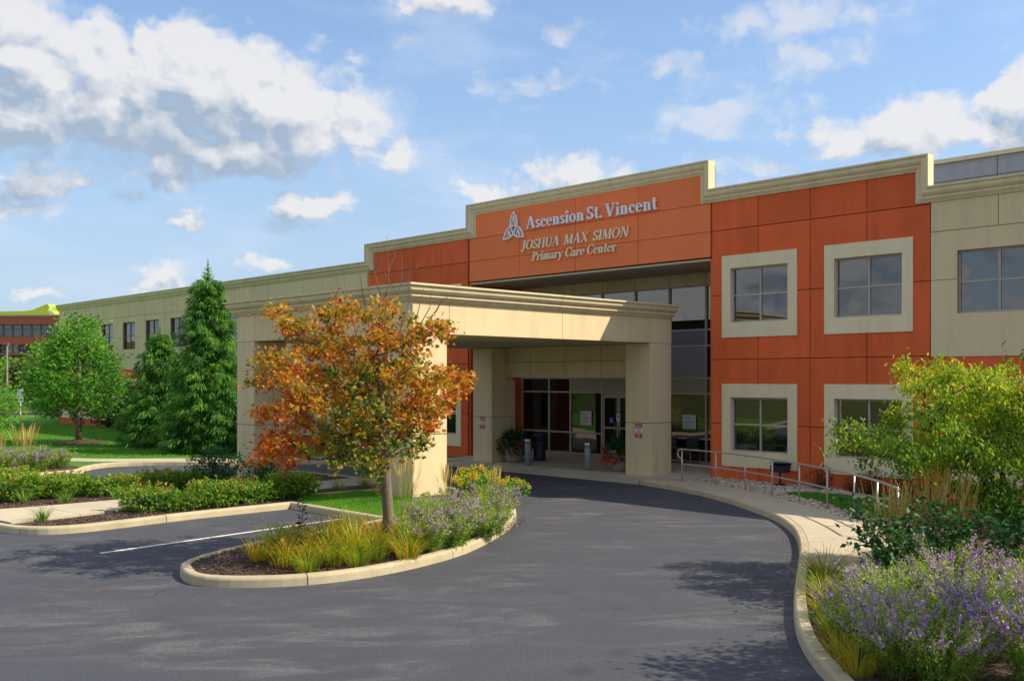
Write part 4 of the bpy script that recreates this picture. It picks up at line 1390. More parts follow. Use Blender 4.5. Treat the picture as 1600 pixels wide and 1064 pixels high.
def grow(stems, tips, rtip=.006, power=.48, bend=.35, seg=.22, rmax=.2, jig=.05):
    """branch network: joins each tip to the nearest wood already grown. returns chains [(pts, radii)], path of each tip"""
    nodes, par, cnt = [], [], []
    stem_idx = []
    for st in stems:
        ids = []
        for i, p in enumerate(st):
            nodes.append(np.array(p, float)); par.append(ids[-1] if ids else -1); cnt.append(0)
            ids.append(len(nodes) - 1)
        stem_idx.append(ids)
    base_n = len(nodes)
    tips = np.asarray(tips)
    SN = np.array(nodes)
    dd = np.linalg.norm(tips[:, None] - SN[None], axis=2).min(1)
    order = np.argsort(dd)
    paths = [None] * len(tips)
    chains = []
    for ti in order:
        tp = tips[ti]
        N = np.array(nodes)
        d = np.linalg.norm(N - tp, axis=1)
        d = d + np.maximum(0, N[:, 2] - tp[2] + .05) * 1.4      # wood grows upwards
        j = int(d.argmin())
        a = N[j]
        L = np.linalg.norm(tp - a)
        c = a + (tp - a) * .5 + np.array([0, 0, -bend * .35 * L]) + RS.normal(size=3) * jig * L
        k = max(2, int(L / seg))
        ids = [j]
        for i in range(1, k + 1):
            t = i / k
            p = (1 - t) ** 2 * a + 2 * t * (1 - t) * c + t * t * tp
            nodes.append(p); par.append(ids[-1]); cnt.append(0); ids.append(len(nodes) - 1)
        paths[ti] = ids[1:]
        chains.append(ids)
        q = ids[-1]
        while q != -1:
            cnt[q] += 1; q = par[q]
    rad = [min(rmax, rtip * max(1, c) ** power) for c in cnt]
    out = [([nodes[i] for i in ch], [min(rad[ch[1]] * 1.15, rad[ch[0]])] + [rad[i] for i in ch[1:]]) for ch in chains]
    st = [([nodes[i] for i in ids], [rad[i] for i in ids]) for ids in stem_idx]
    P = [np.array([nodes[i] for i in p]) for p in paths]
    return st, out, P


def leafy_tree(name, base, stems, tips, label, cat, mat, bark='bark', per_tip=30, spread=.16, size=(.07, .12), T=T_OVAL, up=.6, along=.6, droop=.2, group=None,
               rtip=.006, trunk_r=None, tints=None, power=.48, bare=None, tjit=.28, leafless=0):
    root = empty(name, tuple(base), label, cat, group)
    st, br, paths = grow(stems, tips, rtip, power)
    for pts, rad in st:
        mb = MB()
        if trunk_r is not None:
            k = len(rad)
            rad = [max(r, trunk_r * (1 - .55 * i / (k - 1))) for i, r in enumerate(rad)]
            rad[0] *= 1.25
        mb.tube(pts, rad, 8)
        mb.build('trunk', M[bark], root, True)
    mb = MB()
    for pts, rad in br:
        mb.tube(pts, rad, 4, False)
    if bare is not None:
        for pts, rad in bare:
            mb.tube(pts, rad, 4, False)
    mb.build('branches', M[bark if bare is None else 'twig'], root, True)['kind'] = 'stuff'
    Ps, Tn, Ax = [], [], []
    for i, p in enumerate(paths):
        if i < leafless: continue
        m = per_tip
        k0 = len(p) * (1 - along)
        t = RS.uniform(k0, len(p) - 1, m)
        q = np.stack([np.interp(t, np.arange(len(p)), p[:, c]) for c in range(3)], 1)
        q = q + RS.normal(size=(m, 3)) * spread * np.array([1, 1, .75])
        Ps.append(q)
        base_t = RS.uniform(.15, .85) if tints is None else tints[i]
        Tn.append(np.clip(base_t + RS.normal(size=m) * tjit, 0, 1))
    P = np.concatenate(Ps); Tn = np.concatenate(Tn)
    n = len(P)
    nm = rand_dir(n) + np.array([0, 0, up])
    ax = rand_dir(n) * np.array([1, 1, .5]) - np.array([0, 0, droop])
    V, F, t = scatter_leaves(P, ax, nm, RS.uniform(size[0], size[1], n), T, Tn)
    me = np_mesh('crown', V - np.array(base), F, M[mat], t)
    add_obj('crown', me, root)
    return root


def blob_points(n, shell=.45):
    d = rand_dir(n)
    r = RS.uniform(shell, 1, n) ** .6
    return d * r[:, None]


# ------------------------------------------------------------------ maple on the island
def clump_tips(clumps, Z, depth, m_per_px=None):
    k = Z / 1550.0
    tips, ids = [], []
    for ci, (px, py, r, n) in enumerate(clumps):
        n = int(round(n * 1.35))
        dz = RS.uniform(-1, 1, n) * depth(px, py)
        b = blob_points(n, .2)
        for q in range(n):
            c = at_depth(px, py, Z)
            tips.append(c + CAMF * dz[q] + (CAMR * b[q, 0] + CAMF * b[q, 1] + np.array([0, 0, 1.0]) * b[q, 2] * .8) * r * k)
            ids.append(ci)
    return np.array(tips), ids


MZ = 16.6
mbase = at_depth(606, 848, MZ)
mbase[2] = float(H_main(mbase[0], mbase[1])[0]) - .02
clumps = [(440, 495, 24, 5), (475, 520, 30, 6), (520, 495, 30, 7), (505, 530, 30, 6), (545, 478, 18, 3), (600, 515, 30, 9), (610, 490, 20, 4), (650, 530, 36, 9), (688, 515, 20, 5),
          (470, 575, 45, 14), (425, 590, 26, 7), (545, 560, 40, 14), (585, 600, 50, 18), (640, 590, 44, 15), (695, 590, 30, 9), (722, 598, 18, 5), (505, 615, 50, 18),
          (450, 640, 36, 11), (420, 680, 22, 5), (465, 690, 34, 9), (540, 660, 50, 20), (600, 660, 50, 18), (655, 640, 40, 13), (690, 630, 26, 7), (640, 685, 30, 8), (585, 705, 34, 8), (520, 705, 34, 8), (440, 710, 18, 3)]


def mdepth(px, py):
    return 1.75 * math.sqrt(max(.05, 1 - ((px - 566) / 185.0) ** 2)) * (1.0 if py > 560 else .62)


tips, ids = clump_tips(clumps, MZ, mdepth)
# greener low and inside, redder at the left hem, yellow towards the top
tt = []
for p, ci in zip(tips, ids):
    px, py = clumps[ci][0], clumps[ci][1]
    t = .58
    if py < 540: t = .54
    if py > 640: t = .30
    if py > 625 and px < 470: t = .86
    if 520 < px < 640 and 560 < py < 690: t = .28
    if px > 650 and py < 650: t = .64
    tt.append(t + RS.uniform(-.16, .16))
trunk = [mbase, mbase + np.array([.01, .0, .6]), at_depth(602, 745, MZ), at_depth(600, 700, MZ), at_depth(596, 640, MZ), at_depth(592, 585, MZ), at_depth(594, 530, MZ)]
bare = []
for (x0, y0, x1, y1, x2, y2) in ((600, 520, 607, 440, 604, 368), (600, 470, 585, 425, 582, 385), (606, 430, 618, 400, 612, 378), (592, 520, 578, 460, 576, 420), (612, 500, 628, 440, 628, 395),
                                 (628, 440, 650, 420, 655, 408), (585, 425, 596, 405, 604, 392), (620, 540, 640, 470, 640, 420), (640, 545, 672, 480, 676, 450), (670, 500, 690, 470, 700, 462),
                                 (650, 520, 655, 480, 662, 450), (560, 540, 545, 470, 530, 440), (545, 490, 520, 455, 512, 448), (600, 470, 612, 445, 590, 400), (575, 500, 566, 455, 560, 420)):
    z0 = RS.uniform(-.3, .3)
    bare.append(([at_depth(x0, y0, MZ + z0), at_depth((x0 + x1) / 2 + RS.uniform(-3, 3), (y0 + y1) / 2, MZ + z0), at_depth(x1, y1, MZ + z0), at_depth((x1 + x2) / 2 + RS.uniform(-3, 3), (y1 + y2) / 2, MZ + z0), at_depth(x2, y2, MZ + z0)],
                 [.014, .012, .009, .006, .003]))
leafy_tree('maple_tree', mbase, [trunk], tips, 'young maple in orange, yellow and green autumn leaf on the kerbed island', 'tree', 'maple',
           per_tip=44, spread=.095, size=(.065, .12), T=T_MAPLE, up=.9, along=.55, droop=.45, rtip=.0055, trunk_r=.058, tints=tt, bare=bare, tjit=.20)

# ------------------------------------------------------------------ shrubby tree at the right
DZ = 14.6
dbase = at_depth(1600, 880, DZ); dbase[2] = .11
dcl = [(1468, 585, 30, 8), (1440, 602, 18, 3), (1512, 588, 26, 7), (1560, 610, 40, 10), (1600, 600, 40, 10), (1490, 630, 46, 12), (1545, 650, 50, 13), (1600, 655, 50, 12), (1430, 655, 36, 9),
       (1385, 690, 30, 5), (1345, 675, 18, 2), (1335, 700, 12, 1), (1445, 690, 40, 9), (1520, 710, 50, 13), (1590, 720, 50, 12), (1395, 722, 22, 3), (1520, 762, 30, 5), (1560, 785, 44, 8), (1610, 790, 40, 8),
       (1660, 600, 60, 12), (1670, 680, 60, 14), (1680, 760, 50, 10), (1740, 650, 60, 10), (1740, 740, 50, 8)]
tips, ids = clump_tips(dcl, DZ, lambda a, b: 1.2)
tt = []
for p in tips:
    tt.append(np.clip(.30 + (p[2] - 1.5) * .28 + RS.uniform(-.15, .15), .05, .9))
stems = [[dbase + CAMR * a * .3, at_depth(1600 + 20 * a, 830, DZ), at_depth(1590 + 34 * a, 760, DZ + b), at_depth(1580 + 66 * a, 690, DZ + b * 1.5), at_depth(1575 + 84 * a, 640, DZ + b * 1.8)]
         for a, b in ((-1.3, -.3), (-.5, .35), (.4, -.25), (1.3, .3))]
leafy_tree('shrubby_tree', dbase, stems, tips, 'tall many stemmed shrub with drooping yellow green leaves at the right edge', 'tree', 'dogwood', bark='bark_dark',
           per_tip=90, spread=.115, size=(.055, .105), T=T_DROOP, up=.8, along=.55, droop=.7, rtip=.006, trunk_r=.032, tints=tt, tjit=.17)
# a second one just outside the frame: its shade lies on the drive at the lower right
ob = CAMR * 6.6 + CAMF * 9.7; ob[2] = .11
tips = []
for i in range(150):
    b = blob_points(1, .2)[0]
    tips.append(ob + np.array([b[0] * 1.2, b[1] * 1.2, 3.0 + b[2] * 1.1]))
stems = [[ob + np.array([a * .1, b * .1, 0]), ob + np.array([a * .25, b * .25, .8]), ob + np.array([a * .5, b * .5, 1.7])] for a, b in ((1, 0), (-1, .4), (0, -1))]
leafy_tree('shrubby_tree', ob, stems, np.array(tips), 'many stemmed shrub beside the kerb whose shade falls on the drive', 'tree', 'dogwood', bark='bark_dark',
           per_tip=30, spread=.17, size=(.08, .13), T=T_OVAL, up=.8, rtip=.006, trunk_r=.03, tjit=.2)

# dark large-leaved shrub under it
kb = at_depth(1490, 905, 13.3); kb[2] = .11
kcl = [(1362, 815, 18, 4), (1372, 850, 24, 5), (1340, 790, 10, 2), (1410, 845, 40, 9), (1450, 870, 44, 10), (1420, 890, 34, 7), (1500, 860, 46, 10), (1545, 885, 46, 10), (1500, 810, 40, 7), (1560, 830, 46, 9), (1600, 880, 46, 9), (1450, 810, 30, 5),
       (1650, 870, 60, 10), (1620, 810, 40, 6)]
tips, ids = clump_tips(kcl, 13.3, lambda a, b: .5)
stems = [[kb + CAMR * a, kb + CAMR * a * 1.3 + np.array([0, 0, .25]), kb + CAMR * a * 1.8 + np.array([0, 0, .5])] for a in (-.7, -.2, .3, .8, 1.3)]
leafy_tree('leafy_shrub', kb, stems, tips, 'low shrub with broad dark green leaves under the yellow green shrub', 'shrub', 'darkleaf', bark='bark_dark',
           per_tip=24, spread=.13, size=(.075, .13), T=T_OVAL, up=.7, rtip=.004, trunk_r=.012, tjit=.25)

# ------------------------------------------------------------------ trees on the far lawn
def ovoid_tips(base, n, prof, off=(0, 0)):
    zs, rs = zip(*prof)
    out = []
    w = np.array(rs) ** 1.6
    for i in range(n):
        while True:
            z = RS.uniform(zs[0], zs[-1])
            if RS.uniform(0, max(w)) < np.interp(z, zs, w): break
        r = np.interp(z, zs, rs) * RS.uniform(.35, 1) ** .6
        a = RS.uniform(0, 2 * math.pi)
        out.append((base[0] + off[0] + r * math.cos(a), base[1] + off[1] + r * math.sin(a), z))
    return np.array(out)


lb = at_depth(123, 692, 44.2); lb[2] = .13
leafy_tree('lawn_tree', lb, [[lb, lb + np.array([0, 0, 1.2]), lb + np.array([.03, 0, 2.6]), lb + np.array([0, .03, 4.2]), lb + np.array([0, 0, 5.6])]],
           ovoid_tips(lb, 190, [(1.65, 1.3), (2.2, 2.1), (3.0, 2.15), (4.0, 1.65), (5.0, 1.0), (5.8, .55), (6.3, .2)]),
           'bright green broadleaf tree alone on the lawn in a mulch ring', 'tree', 'ash', per_tip=75, spread=.26, size=(.12, .20), T=T_OVAL, up=.6, rtip=.010, trunk_r=.13, tjit=.22, droop=.1)
mb = MB()
prof = [(1.25, 0.0), (1.15, .04), (.85, .10), (.4, .16), (.15, .19)]
mb.lathe(prof, (lb[0], lb[1], .125), 26)
tag(mb.build('mulch_ring', M['mulch'], None, True), 'round mound of brown mulch at the foot of the lawn tree', 'mulch')
lb2 = at_depth(-42, 700, 36.0); lb2[2] = .13
leafy_tree('lawn_tree', lb2, [[lb2, lb2 + np.array([0, 0, 1.2]), lb2 + np.array([.03, 0, 2.2]), lb2 + np.array([0, .03, 3.2])]],
           ovoid_tips(lb2, 110, [(1.0, .9), (1.6, 1.45), (2.4, 1.45), (3.2, .9), (3.9, .3)]),
           'pale green tree cut by the left edge of the picture', 'tree', 'ash', per_tip=40, spread=.2, size=(.10, .17), T=T_OVAL, up=.6, rtip=.008, trunk_r=.08, tjit=.2)


def spruce(base, h, rmax, label, dens=1.0, leader=.7):
    root = empty('spruce_tree', tuple(base), label, 'tree')
    mb = MB(); mb.tube([base, base + np.array([0, 0, h * .5]), base + np.array([0, 0, h])], [.17, .09, .012], 7); mb.build('trunk', M['bark_dark'], root, True)
    P, A, N, S, T = [], [], [], [], []
    mbr = MB()
    nb = int(240 * dens)
    for i in range(nb):
        u = (i + RS.uniform(0, 1)) / nb
        z = .15 + (h - leader - .15) * u ** 1.15
        rr = rmax * (1 - (z / h)) ** .58 * RS.uniform(.66, 1.08)
        if z < .7: rr *= .9
        a = i * 2.39996 + RS.uniform(-.3, .3)
        d = np.array([math.cos(a), math.sin(a), 0])
        m = 9
        t = np.linspace(.05, 1, m)
        pts = base + np.outer(t * rr, d) + np.outer(np.zeros(m), d)
        pts[:, 2] = z + .18 * rr * t - .50 * rr * t ** 2 + .22 * rr * t ** 4
        mbr.tube([tuple(p) for p in pts], [max(.004, .022 * (1 - q)) for q in t], 3, False)
        k = int(150 * rr / rmax + 40)
        tq = RS.uniform(.15, 1, k) ** .75
        q = np.stack([np.interp(tq, t, pts[:, c]) for c in range(3)], 1)
        side = np.array([-d[1], d[0], 0])
        sd = RS.uniform(-1, 1, k)
        wd = (.40 * rr + .05) * (1.12 - tq)
        q = q + side * (sd * wd)[:, None] + np.array([0, 0, -1.0]) * (np.abs(sd) * wd * .35 + RS.uniform(-.05, .14, k))[:, None]
        P.append(q)
        A.append(d * .8 + side * sd[:, None] * .7 + np.array([0, 0, -1.0]) * RS.uniform(.1, 1.1, k)[:, None])
        N.append(rand_dir(k) * .6 + np.array([0, 0, .8]))
        S.append(RS.uniform(.11, .25, k))
        T.append(np.clip(RS.uniform(.1, .75) + .30 * (tq - .5) + RS.normal(size=k) * .16, 0, 1))
    # leader shoots
    k = int(70 * dens)
    zz = RS.uniform(h - leader - .3, h, k)
    aa = RS.uniform(0, 6.28, k)
    P.append(np.stack([base[0] + 0 * zz, base[1] + 0 * zz, zz], 1)); A.append(np.stack([np.cos(aa), np.sin(aa), np.full(k, .5)], 1)); N.append(rand_dir(k) + np.array([0, 0, .5]))
    S.append(np.clip((h + .08 - zz) * .42, .05, .36)); T.append(RS.uniform(.3, .9, k))
    mbr.build('branches', M['bark_dark'], root)
    V, F, t = scatter_leaves(np.concatenate(P), np.concatenate(A), np.concatenate(N), np.concatenate(S), T_NEEDLE, np.concatenate(T))
    add_obj('foliage', np_mesh('foliage', V - np.array(base), F, M['needle'], t), root)
    return root


b = at_depth(325, 706, 38.8); b[2] = .1
spruce(b, 7.6, 2.2, 'tallest spruce, pointed and full to the ground, beside the canopy', 1.25)
b = at_depth(250, 700, 42.0); b[2] = .1
spruce(b, 5.2, 2.15, 'shorter dark spruce left of the tallest spruce', .9, .3)
b = at_depth(362, 704, 42.5); b[2] = .1
spruce(b, 4.2, 1.5, 'low spruce half hidden behind the tallest spruce', .7, .3)


def mound(name, c, r, h, n, size, mat, label, cat, group=None, T=T_OVAL, sub=6, tj=.25, z0=0.0):
    """bush made of several overlapping leafy heaps"""
    root = empty(name, tuple(c), label, cat, group)
    V = mound_mesh(r, h, n, size, mat, T, sub, tj)
    for o in V: add_obj(o.name, o, root)
    return root


def mound_mesh(r, h, n, size, mat, T=T_OVAL, sub=6, tj=.25, twigs='bark_dark', shoots=0):
    P, N, A, Tn = [], [], [], []
    mb = MB()
    for s in range(sub):
        a = 2.4 * s + RS.uniform(-.3, .3)
        rr = r * (.0 if s == 0 else RS.uniform(.35, .62))
        hc = h * (RS.uniform(.42, .62))
        cr = r * RS.uniform(.42, .6); ch = h - hc if s == 0 else (h - hc) * RS.uniform(.6, 1)
        cc = np.array([rr * math.cos(a), rr * math.sin(a), hc])
        k = n // sub
        b = blob_points(k, .55)
        q = cc + b * np.array([cr, cr, max(ch, hc * .9)])
        q[:, 2] = np.abs(q[:, 2]) + .02
        P.append(q); N.append(b + rand_dir(k) * .8 + np.array([0, 0, .4])); A.append(b * .7 + rand_dir(k))
        Tn.append(np.clip(RS.uniform(.3, .7) + RS.normal(size=k) * tj, 0, 1))
        for w in range(4):
            e = q[RS.randint(k)]
            mb.tube([(RS.uniform(-.05, .05), RS.uniform(-.05, .05), 0), tuple(e * .5 + np.array([0, 0, .05])), tuple(e)], [.010, .007, .003], 3, False)
    for s in range(shoots):            # young shoots standing out of the bush
        a = RS.uniform(0, 6.28); q = r * .8 * math.sqrt(RS.uniform(0, 1))
        o = np.array([q * math.cos(a), q * math.sin(a), h * (.85 - .35 * (q / r) ** 2)])
        d = np.array([math.cos(a) * .5, math.sin(a) * .5, 1.0]) + RS.normal(size=3) * .2
        d /= np.linalg.norm(d)
        L = RS.uniform(.12, .30)
        k = 16
        tq = RS.uniform(0, 1, k)
        P.append(o + d * (tq * L)[:, None] + RS.normal(size=(k, 3)) * .012); A.append(rand_dir(k) + d * .5); N.append(rand_dir(k) + np.array([0, 0, .6])); Tn.append(np.clip(RS.uniform(.5, 1.0) + RS.normal(size=k) * .12, 0, 1))
        mb.tube([tuple(o), tuple(o + d * L)], [.006, .003], 3, False)
    P = np.concatenate(P)
    V, F, t = scatter_leaves(P, np.concatenate(A), np.concatenate(N), RS.uniform(size[0], size[1], len(P)), T, np.concatenate(Tn))
    me = np_mesh('foliage', V, F, M[mat], t)
    mb2 = mb.mesh('stems', M[twigs])
    return [me, mb2]


# bushes and hedge along the far wing
for px, py, Zz, r, h, lab in ((205, 664, 55, 1.25, 2.0, 'rounded dark bush against the red wall left of the spruces'),
                              (170, 662, 59, 1.3, 1.6, 'low dark bush in front of the far red ground floor'),
                              (140, 661, 63, 1.4, 1.5, 'dark bush behind the lawn tree, middle of the row along the wing'),
                              (112, 660, 66, 1.4, 1.5, 'dark bush left of the lawn tree trunk along the wing'),
                              (84, 657, 72, 1.6, 1.9, 'dark bush at the far corner of the wing'),
                              (230, 668, 50, 1.2, 2.2, 'tall bush tucked between the wing and the dark spruce')):
    c = at_depth(px, py, Zz); c[2] = .12
    mound('bush', c, r, h, 1500, (.12, .22), 'darkleaf', lab, 'bush')
for i, (px, py, Zz, r, h, mat, lab) in enumerate(((68, 640, 84, 2.2, 6.0, 'ash', 'green tree beyond the far road behind the lawn tree'),
                                        (46, 622, 104, 2.3, 3.3, 'brown_leaf', 'brown tree in front of the far brick building'),
                                        (14, 622, 110, 2.0, 2.6, 'ash', 'light green tree at the far left below the brick building'),
                                        (100, 635, 96, 2.8, 6.0, 'darkleaf', 'dark tree beyond the corner of the long wing'))):
    c = at_depth(px, py, Zz); c[2] = float(field_z(np.array([c[0]]), np.array([c[1]]))[0])
    leafy_tree('distant_tree', c, [[c, c + np.array([0, 0, 1.2]), c + np.array([0, 0, h * .5]), c + np.array([0, 0, h * .8])]],
               ovoid_tips(c, 70, [(c[2] + .8, r * .6), (c[2] + h * .3, r), (c[2] + h * .6, r * .9), (c[2] + h, r * .2)]), lab, 'tree', mat,
               per_tip=34, spread=.45, size=(.25, .45), T=T_OVAL, rtip=.015, trunk_r=.14, tjit=.25)
# ------------------------------------------------------------------ border plants
ORD = ['first', 'second', 'third', 'fourth', 'fifth', 'sixth', 'seventh', 'eighth', 'ninth', 'tenth', 'eleventh', 'twelfth']


def hmain(p):
    return float(H_main(p[0], p[1])[0])


def place(meshes, name, x, y, z, label, cat, group, s=1.0, rz=None):
    """one plant: an empty at its foot with its parts"""
    root = empty(name, (x, y, z), label, cat, group, rz=RS.uniform(0, 6.28) if rz is None else rz)
    root.scale = (s, s, s * RS.uniform(.93, 1.08) * (.84 if 'island' in (group or '') and 'sage' in name else 1) * (.88 if name == 'rose_shrub' else 1))
    for me in meshes:
        o = add_obj(me.name.split('.')[0], me, root)
        if o.name.startswith(('flower', 'stems')): o['kind'] = 'stuff'
    return root


def sage(h=.85, n=46, fl=.023, lf=.055, spread=.42, lean=.5, kl=34, fp=.88):
    """Russian sage: leaning grey stems, small leaves below, violet spikes above"""
    az = RS.uniform(0, 6.28, n)
    ln_ = RS.uniform(.0, lean, n)
    L = h * RS.uniform(.75, 1.08, n)
    r0 = spread * np.sqrt(RS.uniform(0, 1, n)) * .6
    base = np.stack([np.cos(az) * r0, np.sin(az) * r0, np.zeros(n)], 1)
    cv = RS.uniform(.0, .5, n)
    stems = blades(base, az, L, ln_, cv, np.full(n, .007), 5, RS.uniform(.5, 1, n), ([0, 1], [1, .5]))

    def along(i, t):
        th = ln_[i] + cv[i] * t
        return base[i] + np.array([math.cos(az[i]) * math.sin(th * .8 + ln_[i] * .2), math.sin(az[i]) * math.sin(th * .8 + ln_[i] * .2), math.cos(th * .8)]) * L[i] * t
    P, A, N, S, T = [], [], [], [], []
    fP, fA, fN, fS, fT = [], [], [], [], []
    for i in range(n):
        k = kl
        t = RS.uniform(.06, .90, k)
        q = np.array([along(i, x) for x in t]) + RS.normal(size=(k, 3)) * .028
        P.append(q); A.append(rand_dir(k) + np.array([math.cos(az[i]) * .2, math.sin(az[i]) * .2, .7])); N.append(rand_dir(k) + np.array([0, 0, .3]))
        S.append(RS.uniform(.55, 1.15, k) * lf); T.append(np.clip(.25 + .5 * t + RS.normal(size=k) * .2, 0, 1))
        if RS.uniform() < fp * (1 + .75 * math.cos(az[i] * 2 + n)):
            tp = along(i, 1.0); td = tp - along(i, .9); td /= np.linalg.norm(td)
            tone = RS.uniform(.15, .75)
            # main spike and side spikelets
            for sp in range(RS.randint(2, 6)):
                if sp == 0: o, d, l, kk = along(i, .66), td, L[i] * .36, 34
                else:
                    o = along(i, RS.uniform(.55, .85)); d = td + rand_dir(1)[0] * .7; d[2] = abs(d[2]) + .15; d /= np.linalg.norm(d); l = L[i] * RS.uniform(.10, .20); kk = 13
                s = RS.uniform(0, 1, kk)
                q = o + d * (s * l)[:, None] + rand_dir(kk) * .010
                fP.append(q); fA.append(rand_dir(kk) + d * .5); fN.append(rand_dir(kk)); fS.append(RS.uniform(.6, 1.25, kk) * fl); fT.append(np.clip(tone + RS.normal(size=kk) * .2, 0, 1))
    V, F, t = scatter_leaves(np.concatenate(P), np.concatenate(A), np.concatenate(N), np.concatenate(S), (T_OVAL[0] * np.array([.75, 1, 1]), T_OVAL[1]), np.concatenate(T))
    V2, F2, t2 = scatter_leaves(np.concatenate(fP), np.concatenate(fA), np.concatenate(fN), np.concatenate(fS), T_FLORET, np.concatenate(fT))
    return [np_mesh('foliage', V, F, M['sage_leaf'], t), np_mesh('stems', stems[0], stems[1], M['sage_leaf'], stems[2]), np_mesh('flower_spikes', V2, F2, M['sage_flower'], t2)]


def strap(n=70, L=(.35, .65), w=.014, mat='lily', mean=.5, spread=.10, curve=(.7, 2.0)):
    az = RS.uniform(0, 6.28, n)
    r0 = spread * np.sqrt(RS.uniform(0, 1, n))
    base = np.stack([np.cos(az) * r0, np.sin(az) * r0, np.zeros(n)], 1)
    V, F, t = blades(base, az, RS.uniform(L[0], L[1], n), RS.uniform(.05, .5, n), RS.uniform(curve[0], curve[1], n), RS.uniform(.7, 1.2, n) * w, 6, np.clip(mean + RS.normal(size=n) * .25, 0, 1))
    return [np_mesh('leaves', V, F, M[mat], t)]


def reed(n=70, h=1.35, spread=.14):
    az = RS.uniform(0, 6.28, n)
    r0 = spread * np.sqrt(RS.uniform(0, 1, n))
    base = np.stack([np.cos(az) * r0, np.sin(az) * r0, np.zeros(n)], 1)
    st = blades(base, az, h * RS.uniform(.68, 1.06, n), RS.uniform(.0, .22, n), RS.uniform(0, .38, n), np.full(n, .026), 8, RS.uniform(0, 1, n), ([0, .62, .70, .85, 1], [.16, .16, 1, .8, .1]))
    m = n
    az2 = RS.uniform(0, 6.28, m)
    gr = blades(np.stack([np.cos(az2) * .1, np.sin(az2) * .1, np.zeros(m)], 1), az2, RS.uniform(.4, .8, m), RS.uniform(.05, .4, m), RS.uniform(.4, 1.3, m), np.full(m, .010), 5, np.clip(.45 + RS.normal(size=m) * .25, 0, 1))
    return [np_mesh('stems', st[0], st[1], M['reed'], st[2]), np_mesh('leaves', gr[0], gr[1], M['lily_green'], gr[2])]


# sage in the bed at the lower right
SG = [sage(.88, 64, kl=72, fp=.62), sage(.80, 60, kl=72, fp=.42), sage(.92, 70, kl=72, fp=.66)]
rb = [(-5.75, 12.45, .62, 'low sage clump at the inner edge of the kerb just past the strap leaves'),
      (-5.42, 11.10, .72, 'sage clump spilling over the kerb where it starts to bend'),
      (-4.95, 10.15, .76, 'sage clump spilling over the kerb, second from the bottom of the picture'),
      (-4.30, 9.45, .80, 'sage clump spilling over the kerb at the very bottom of the picture'),
      (-5.25, 11.5, .95, 'dense sage clump between the kerb row and the biggest clump'),
      (-4.2, 9.9, .9, 'leafy sage clump with few spikes near the bottom edge'),
      (-6.10, 13.15, .58, 'small sage clump beside the strap leaves at the pavement end of the right bed'),
      (-5.38, 11.85, .76, 'sage clump leaning over the kerb in the middle of the right bed'),
      (-5.15, 12.85, .95, 'tall violet sage clump behind the others, in front of the dark leaved shrub'),
      (-4.35, 13.55, .95, 'violet sage clump at the foot of the yellow green shrub, near the right edge'),
      (-4.95, 10.85, .80, 'sage clump sending violet spikes out over the bend of the kerb'),
      (-4.55, 11.65, 1.0, 'biggest sage clump, thick with violet spikes in the middle of the right bed'),
      (-3.75, 12.35, 1.0, 'sage clump at the right edge of the picture, halfway up the bed'),
      (-4.55, 10.15, .90, 'sage clump close to the kerb at the bottom of the picture'),
      (-3.85, 10.85, 1.0, 'sage clump with violet spikes at the lower right, one row in from the kerb'),
      (-3.15, 11.4, 1.0, 'sage clump nearest the lower right corner of the picture'),
      (-3.85, 9.55, .85, 'sage clump at the bottom edge of the picture, nearest the viewer'),
      (-3.1, 10.0, 1.0, 'sage clump cut by the bottom right corner'),
      (-2.6, 12.6, 1.0, 'sage clump just inside the right edge behind its neighbours')]
for i, (x, y, s, lab) in enumerate(rb):
    place(SG[i % 3], 'sage_plant', x, y, .115, lab, 'sage plant', 'sage clumps in the bed at the lower right', s)
SI = [sage(.80, 60, lf=.06, kl=84, fp=.55, spread=.5), sage(.72, 60, lf=.06, kl=84, fp=.28, spread=.5)]
for i, (x, y, s, lab) in enumerate(((-12.95, 11.15, 1.0, 'sage clump inside the outer curve of the island kerb'),
                                    (-13.35, 12.35, 1.0, 'pale violet sage clump at the far curve of the island'),
                                    (-14.25, 13.35, 1.0, 'violet sage clump between the island kerb and the front column'),
                                    (-14.15, 11.75, .95, 'greenish sage clump in the middle of the island right of the maple trunk'),
                                    (-15.25, 14.35, .95, 'violet sage clump nearest the front right column'),
                                    (-12.85, 10.55, .9, 'low sage clump at the front kerb where the strap leaves end'),
                                    (-13.75, 12.0, 1.05, 'broad yellow green sage clump in the heart of the island'),
                                    (-14.75, 13.9, .9, 'violet sage clump tucked at the foot of the front right column'),
                                    (-15.05, 12.75, .85, 'thin sage clump behind the maple trunk beside the small lawn'))):
    place(SI[i % 2], 'sage_plant', x, y, hmain((x, y)), lab, 'sage plant', 'sage clumps on the kerbed island', s)
for i, (x, y, s, lab) in enumerate(((-32.1, 10.9, 1.05, 'faded violet sage clump at the tip of the far left bed'), (-32.3, 9.6, 1.1, 'faded violet sage clump second from the tip of the far left bed'),
                                    (-32.5, 8.4, 1.1, 'faded violet sage clump at the left edge in the far left bed'), (-33.0, 11.9, .95, 'faded violet sage clump at the back of the far left bed'),
                                    (-33.6, 10.3, 1.0, 'faded violet sage clump behind the front ones in the far left bed'))):
    place(SI[i % 2], 'sage_plant', x, y, .14, lab, 'sage plant', 'sage clumps in the far left bed', s)

